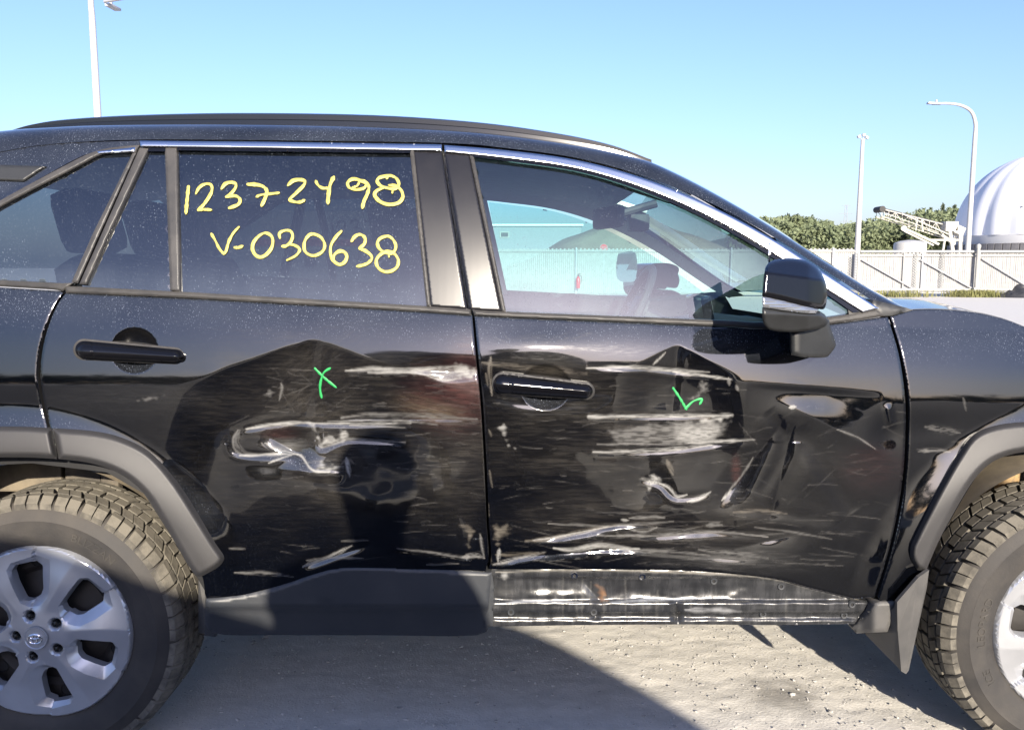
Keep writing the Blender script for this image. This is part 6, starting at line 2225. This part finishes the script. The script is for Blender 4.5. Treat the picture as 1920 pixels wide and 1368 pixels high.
# ------------------------------------------------------------------ underbody, floor, far side
bmx = bmesh.new()
add_box(bmx, ((XR + XF) / 2, CARW / 2, 0.42), (1.75, 1.55, 0.08), None, 0.02)
car(bm_obj('floor_pan', bmx, INNER))
bmx = bmesh.new()
add_box(bmx, (XF + 0.15, CARW / 2, 0.60), (1.1, 0.9, 0.45), None, 0.05)
car(bm_obj('engine_block', bmx, INNER))
bmx = bmesh.new()
add_box(bmx, (XR - 0.05, CARW / 2, 0.62), (1.2, 0.95, 0.35), None, 0.05)
car(bm_obj('boot_floor', bmx, INNER))


def mirror_copy(o, name, mat):
    c = o.copy(); c.name = name
    c.data = o.data.copy() if mat else o.data
    if mat:
        c.data.materials.clear(); c.data.materials.append(mat)
    COL.objects.link(c)
    c.parent = suv; c.matrix_parent_inverse = Matrix.Translation((0, -0.9, 0))
    c.scale = (1, -1, 1); c.location = (0, CARW, 0)
    for k in list(c.keys()):
        del c[k]
    return c


far_side = car(panel('far_door_panels', [(-180, 522), (120, 534), (885, 578), (1430, 604), (1660, 580), (1705, 640), (2200, 720), (2200, 900), (1960, 825), (1850, 868), (1768, 1000), (1655, 1130), (1600, 1170), (920, 1180), (420, 1180), (392, 1120), (350, 1050), (270, 925), (200, 870), (60, 855), (-180, 870)],
                        DARKINT, None, 24, 0.0, 0, 0))
far_side.scale = (1, -1, 1); far_side.location = (0, CARW, 0)
for o in list(rear_door.children) + list(front_door.children) + list(quarter.children):
    nm = o.name.split('.')[0]
    if nm in ('pillar_cover', 'window_divider', 'window_frame_bar', 'quarter_window_trim'):
        c = mirror_copy(o, nm, None)
    if nm in ('window_pane', 'small_window_pane', 'quarter_window_pane'):
        mirror_copy(o, nm, None)
for o in list(suv.children):
    if o.name.startswith('rear_pillar_panel'):
        mirror_copy(o, 'rear_pillar_panel', None)
# inner linings of the middle pillars
for far in (False, True):
    o = panel('middle_pillar_lining', [(776, 284), (882, 290), (945, 590), (800, 585)], LIGHTINT, None, 20, -0.06, 0.02, 0)
    car(o)
    if far:
        o.scale = (1, -1, 1); o.location = (0, CARW, 0)
# writing on the far rear window, seen from inside
dkw = simple('far_window_writing', (0.10, 0.10, 0.09), 0.6)
src = strokes('far_window_writing', sum([l for _, l in CH], []), dkw, None, -0.0032, None)
car(src); src.scale = (1, -1, 1); src.location = (0, CARW, 0)

# ------------------------------------------------------------------ interior
def seat(x, y, w, name, rec=0.28, bench=False):
    bmx = bmesh.new()
    add_box(bmx, (x + 0.25, y, 0.74), (0.54, w, 0.16), Matrix.Rotation(-0.10, 3, 'Y'), 0.05)
    cushion = car(bm_obj(name, bmx, SEATM, None, True, 60))
    bmx = bmesh.new()
    add_box(bmx, (x - 0.10, y, 1.04), (0.14, w * 0.96, 0.62), Matrix.Rotation(-rec, 3, 'Y'), 0.055)
    bm_obj('seat_back', bmx, SEATM, cushion, True, 60)
    for yy in ([y] if not bench else [y - w * 0.33, y, y + w * 0.33]):
        bmx = bmesh.new()
        add_box(bmx, (x - 0.235, yy, 1.43), (0.10, 0.26, 0.19), Matrix.Rotation(-rec * 0.6, 3, 'Y'), 0.045)
        bm_obj('headrest', bmx, SEATM, cushion, True, 60)
        bmx = bmesh.new()
        for s_ in (-0.06, 0.06):
            add_tube(bmx, [(x - 0.19, yy + s_, 1.28), (x - 0.225, yy + s_, 1.40)], 0.006, 6)
        bm_obj('headrest_post', bmx, CHROME, cushion, True)
    return cushion


seat(-0.13, 0.52, 0.50, 'passenger_seat')
seat(-0.13, 1.33, 0.50, 'driver_seat')
seat(-1.02, CARW / 2, 1.30, 'rear_bench', 0.38, True)

# dashboard
xs = np.linspace(0.16, CARW - 0.16, 24)
prof = [(0.64, 0.80), (0.62, 0.92), (0.66, 1.01), (0.72, 1.06), (0.82, 1.075), (1.05, 1.085), (1.12, 1.02), (1.12, 0.7)]
vs = []
for y in xs:
    hood = 0.04 * math.exp(-((y - 1.33) / 0.2) ** 4)
    for i, (x, z) in enumerate(prof):
        vs.append((x - (0.05 * hood / 0.04 if i in (2, 3) else 0), y, z + (hood if i in (3, 4) else 0)))
dash = car(mesh_obj('dashboard', vs, grid_faces(len(xs), len(prof)), DARKINT, None, True, 50))
bmx = bmesh.new()
add_box(bmx, (0.67, CARW / 2, 1.12), (0.035, 0.26, 0.16), Matrix.Rotation(-0.2, 3, 'Y'), 0.008)
bm_obj('touch_screen', bmx, BLACKGL, dash)
bmx = bmesh.new()
cw = Vector((0.48, 1.33, 1.125)); ax = Matrix.Rotation(math.radians(25), 3, 'Y')
ring = [cw + ax @ Vector((0, 0.185 * math.cos(t), 0.185 * math.sin(t))) for t in np.linspace(0, 2 * math.pi, 41)]
add_tube(bmx, ring, 0.016, 10, False)
wheel_s = bm_obj('steering_wheel', bmx, DARKINT, None, True); car(wheel_s)
bmx = bmesh.new()
add_box(bmx, cw + Vector((0.02, 0, -0.01)), (0.05, 0.16, 0.14), ax, 0.02)
for a in (0.15, math.pi - 0.15, -math.pi / 2):
    e_ = cw + ax @ Vector((0.01, 0.18 * math.cos(a), 0.18 * math.sin(a)))
    add_tube(bmx, [cw + Vector((0.02, 0, 0)), e_], 0.018, 8)
bm_obj('wheel_hub', bmx, DARKINT, wheel_s, True)
bmx = bmesh.new()
add_tube(bmx, [cw + Vector((0.03, 0, -0.01)), cw + Vector((0.25, 0, -0.12))], 0.04, 10)
bm_obj('steering_column', bmx, DARKINT, wheel_s, True)
# rear-view mirror, visors
bmx = bmesh.new()
c = W(1140, 408, 0.90)
add_box(bmx, c, (0.035, 0.24, 0.075), Matrix.Rotation(0.25, 3, 'Z'), 0.016)
add_tube(bmx, [c, c + np.array([0.10, 0.02, 0.03]), c + np.array([0.17, 0.02, 0.05])], 0.014, 8)
car(bm_obj('rear_view_mirror', bmx, DARKINT, None, True))
bmx = bmesh.new()
c = W(1196, 418, 0.93)
add_box(bmx, c, (0.07, 0.10, 0.06), None, 0.015)
car(bm_obj('sensor_housing', bmx, DARKINT, None, True))
for y in (0.50, 1.36):
    bmx = bmesh.new()
    c = W(1190, 360, y)
    add_box(bmx, (0.42, y, 1.535), (0.19, 0.40, 0.018), Matrix.Rotation(0.30, 3, 'Y'), 0.007)
    car(bm_obj('sun_visor', bmx, LIGHTINT, None, True))
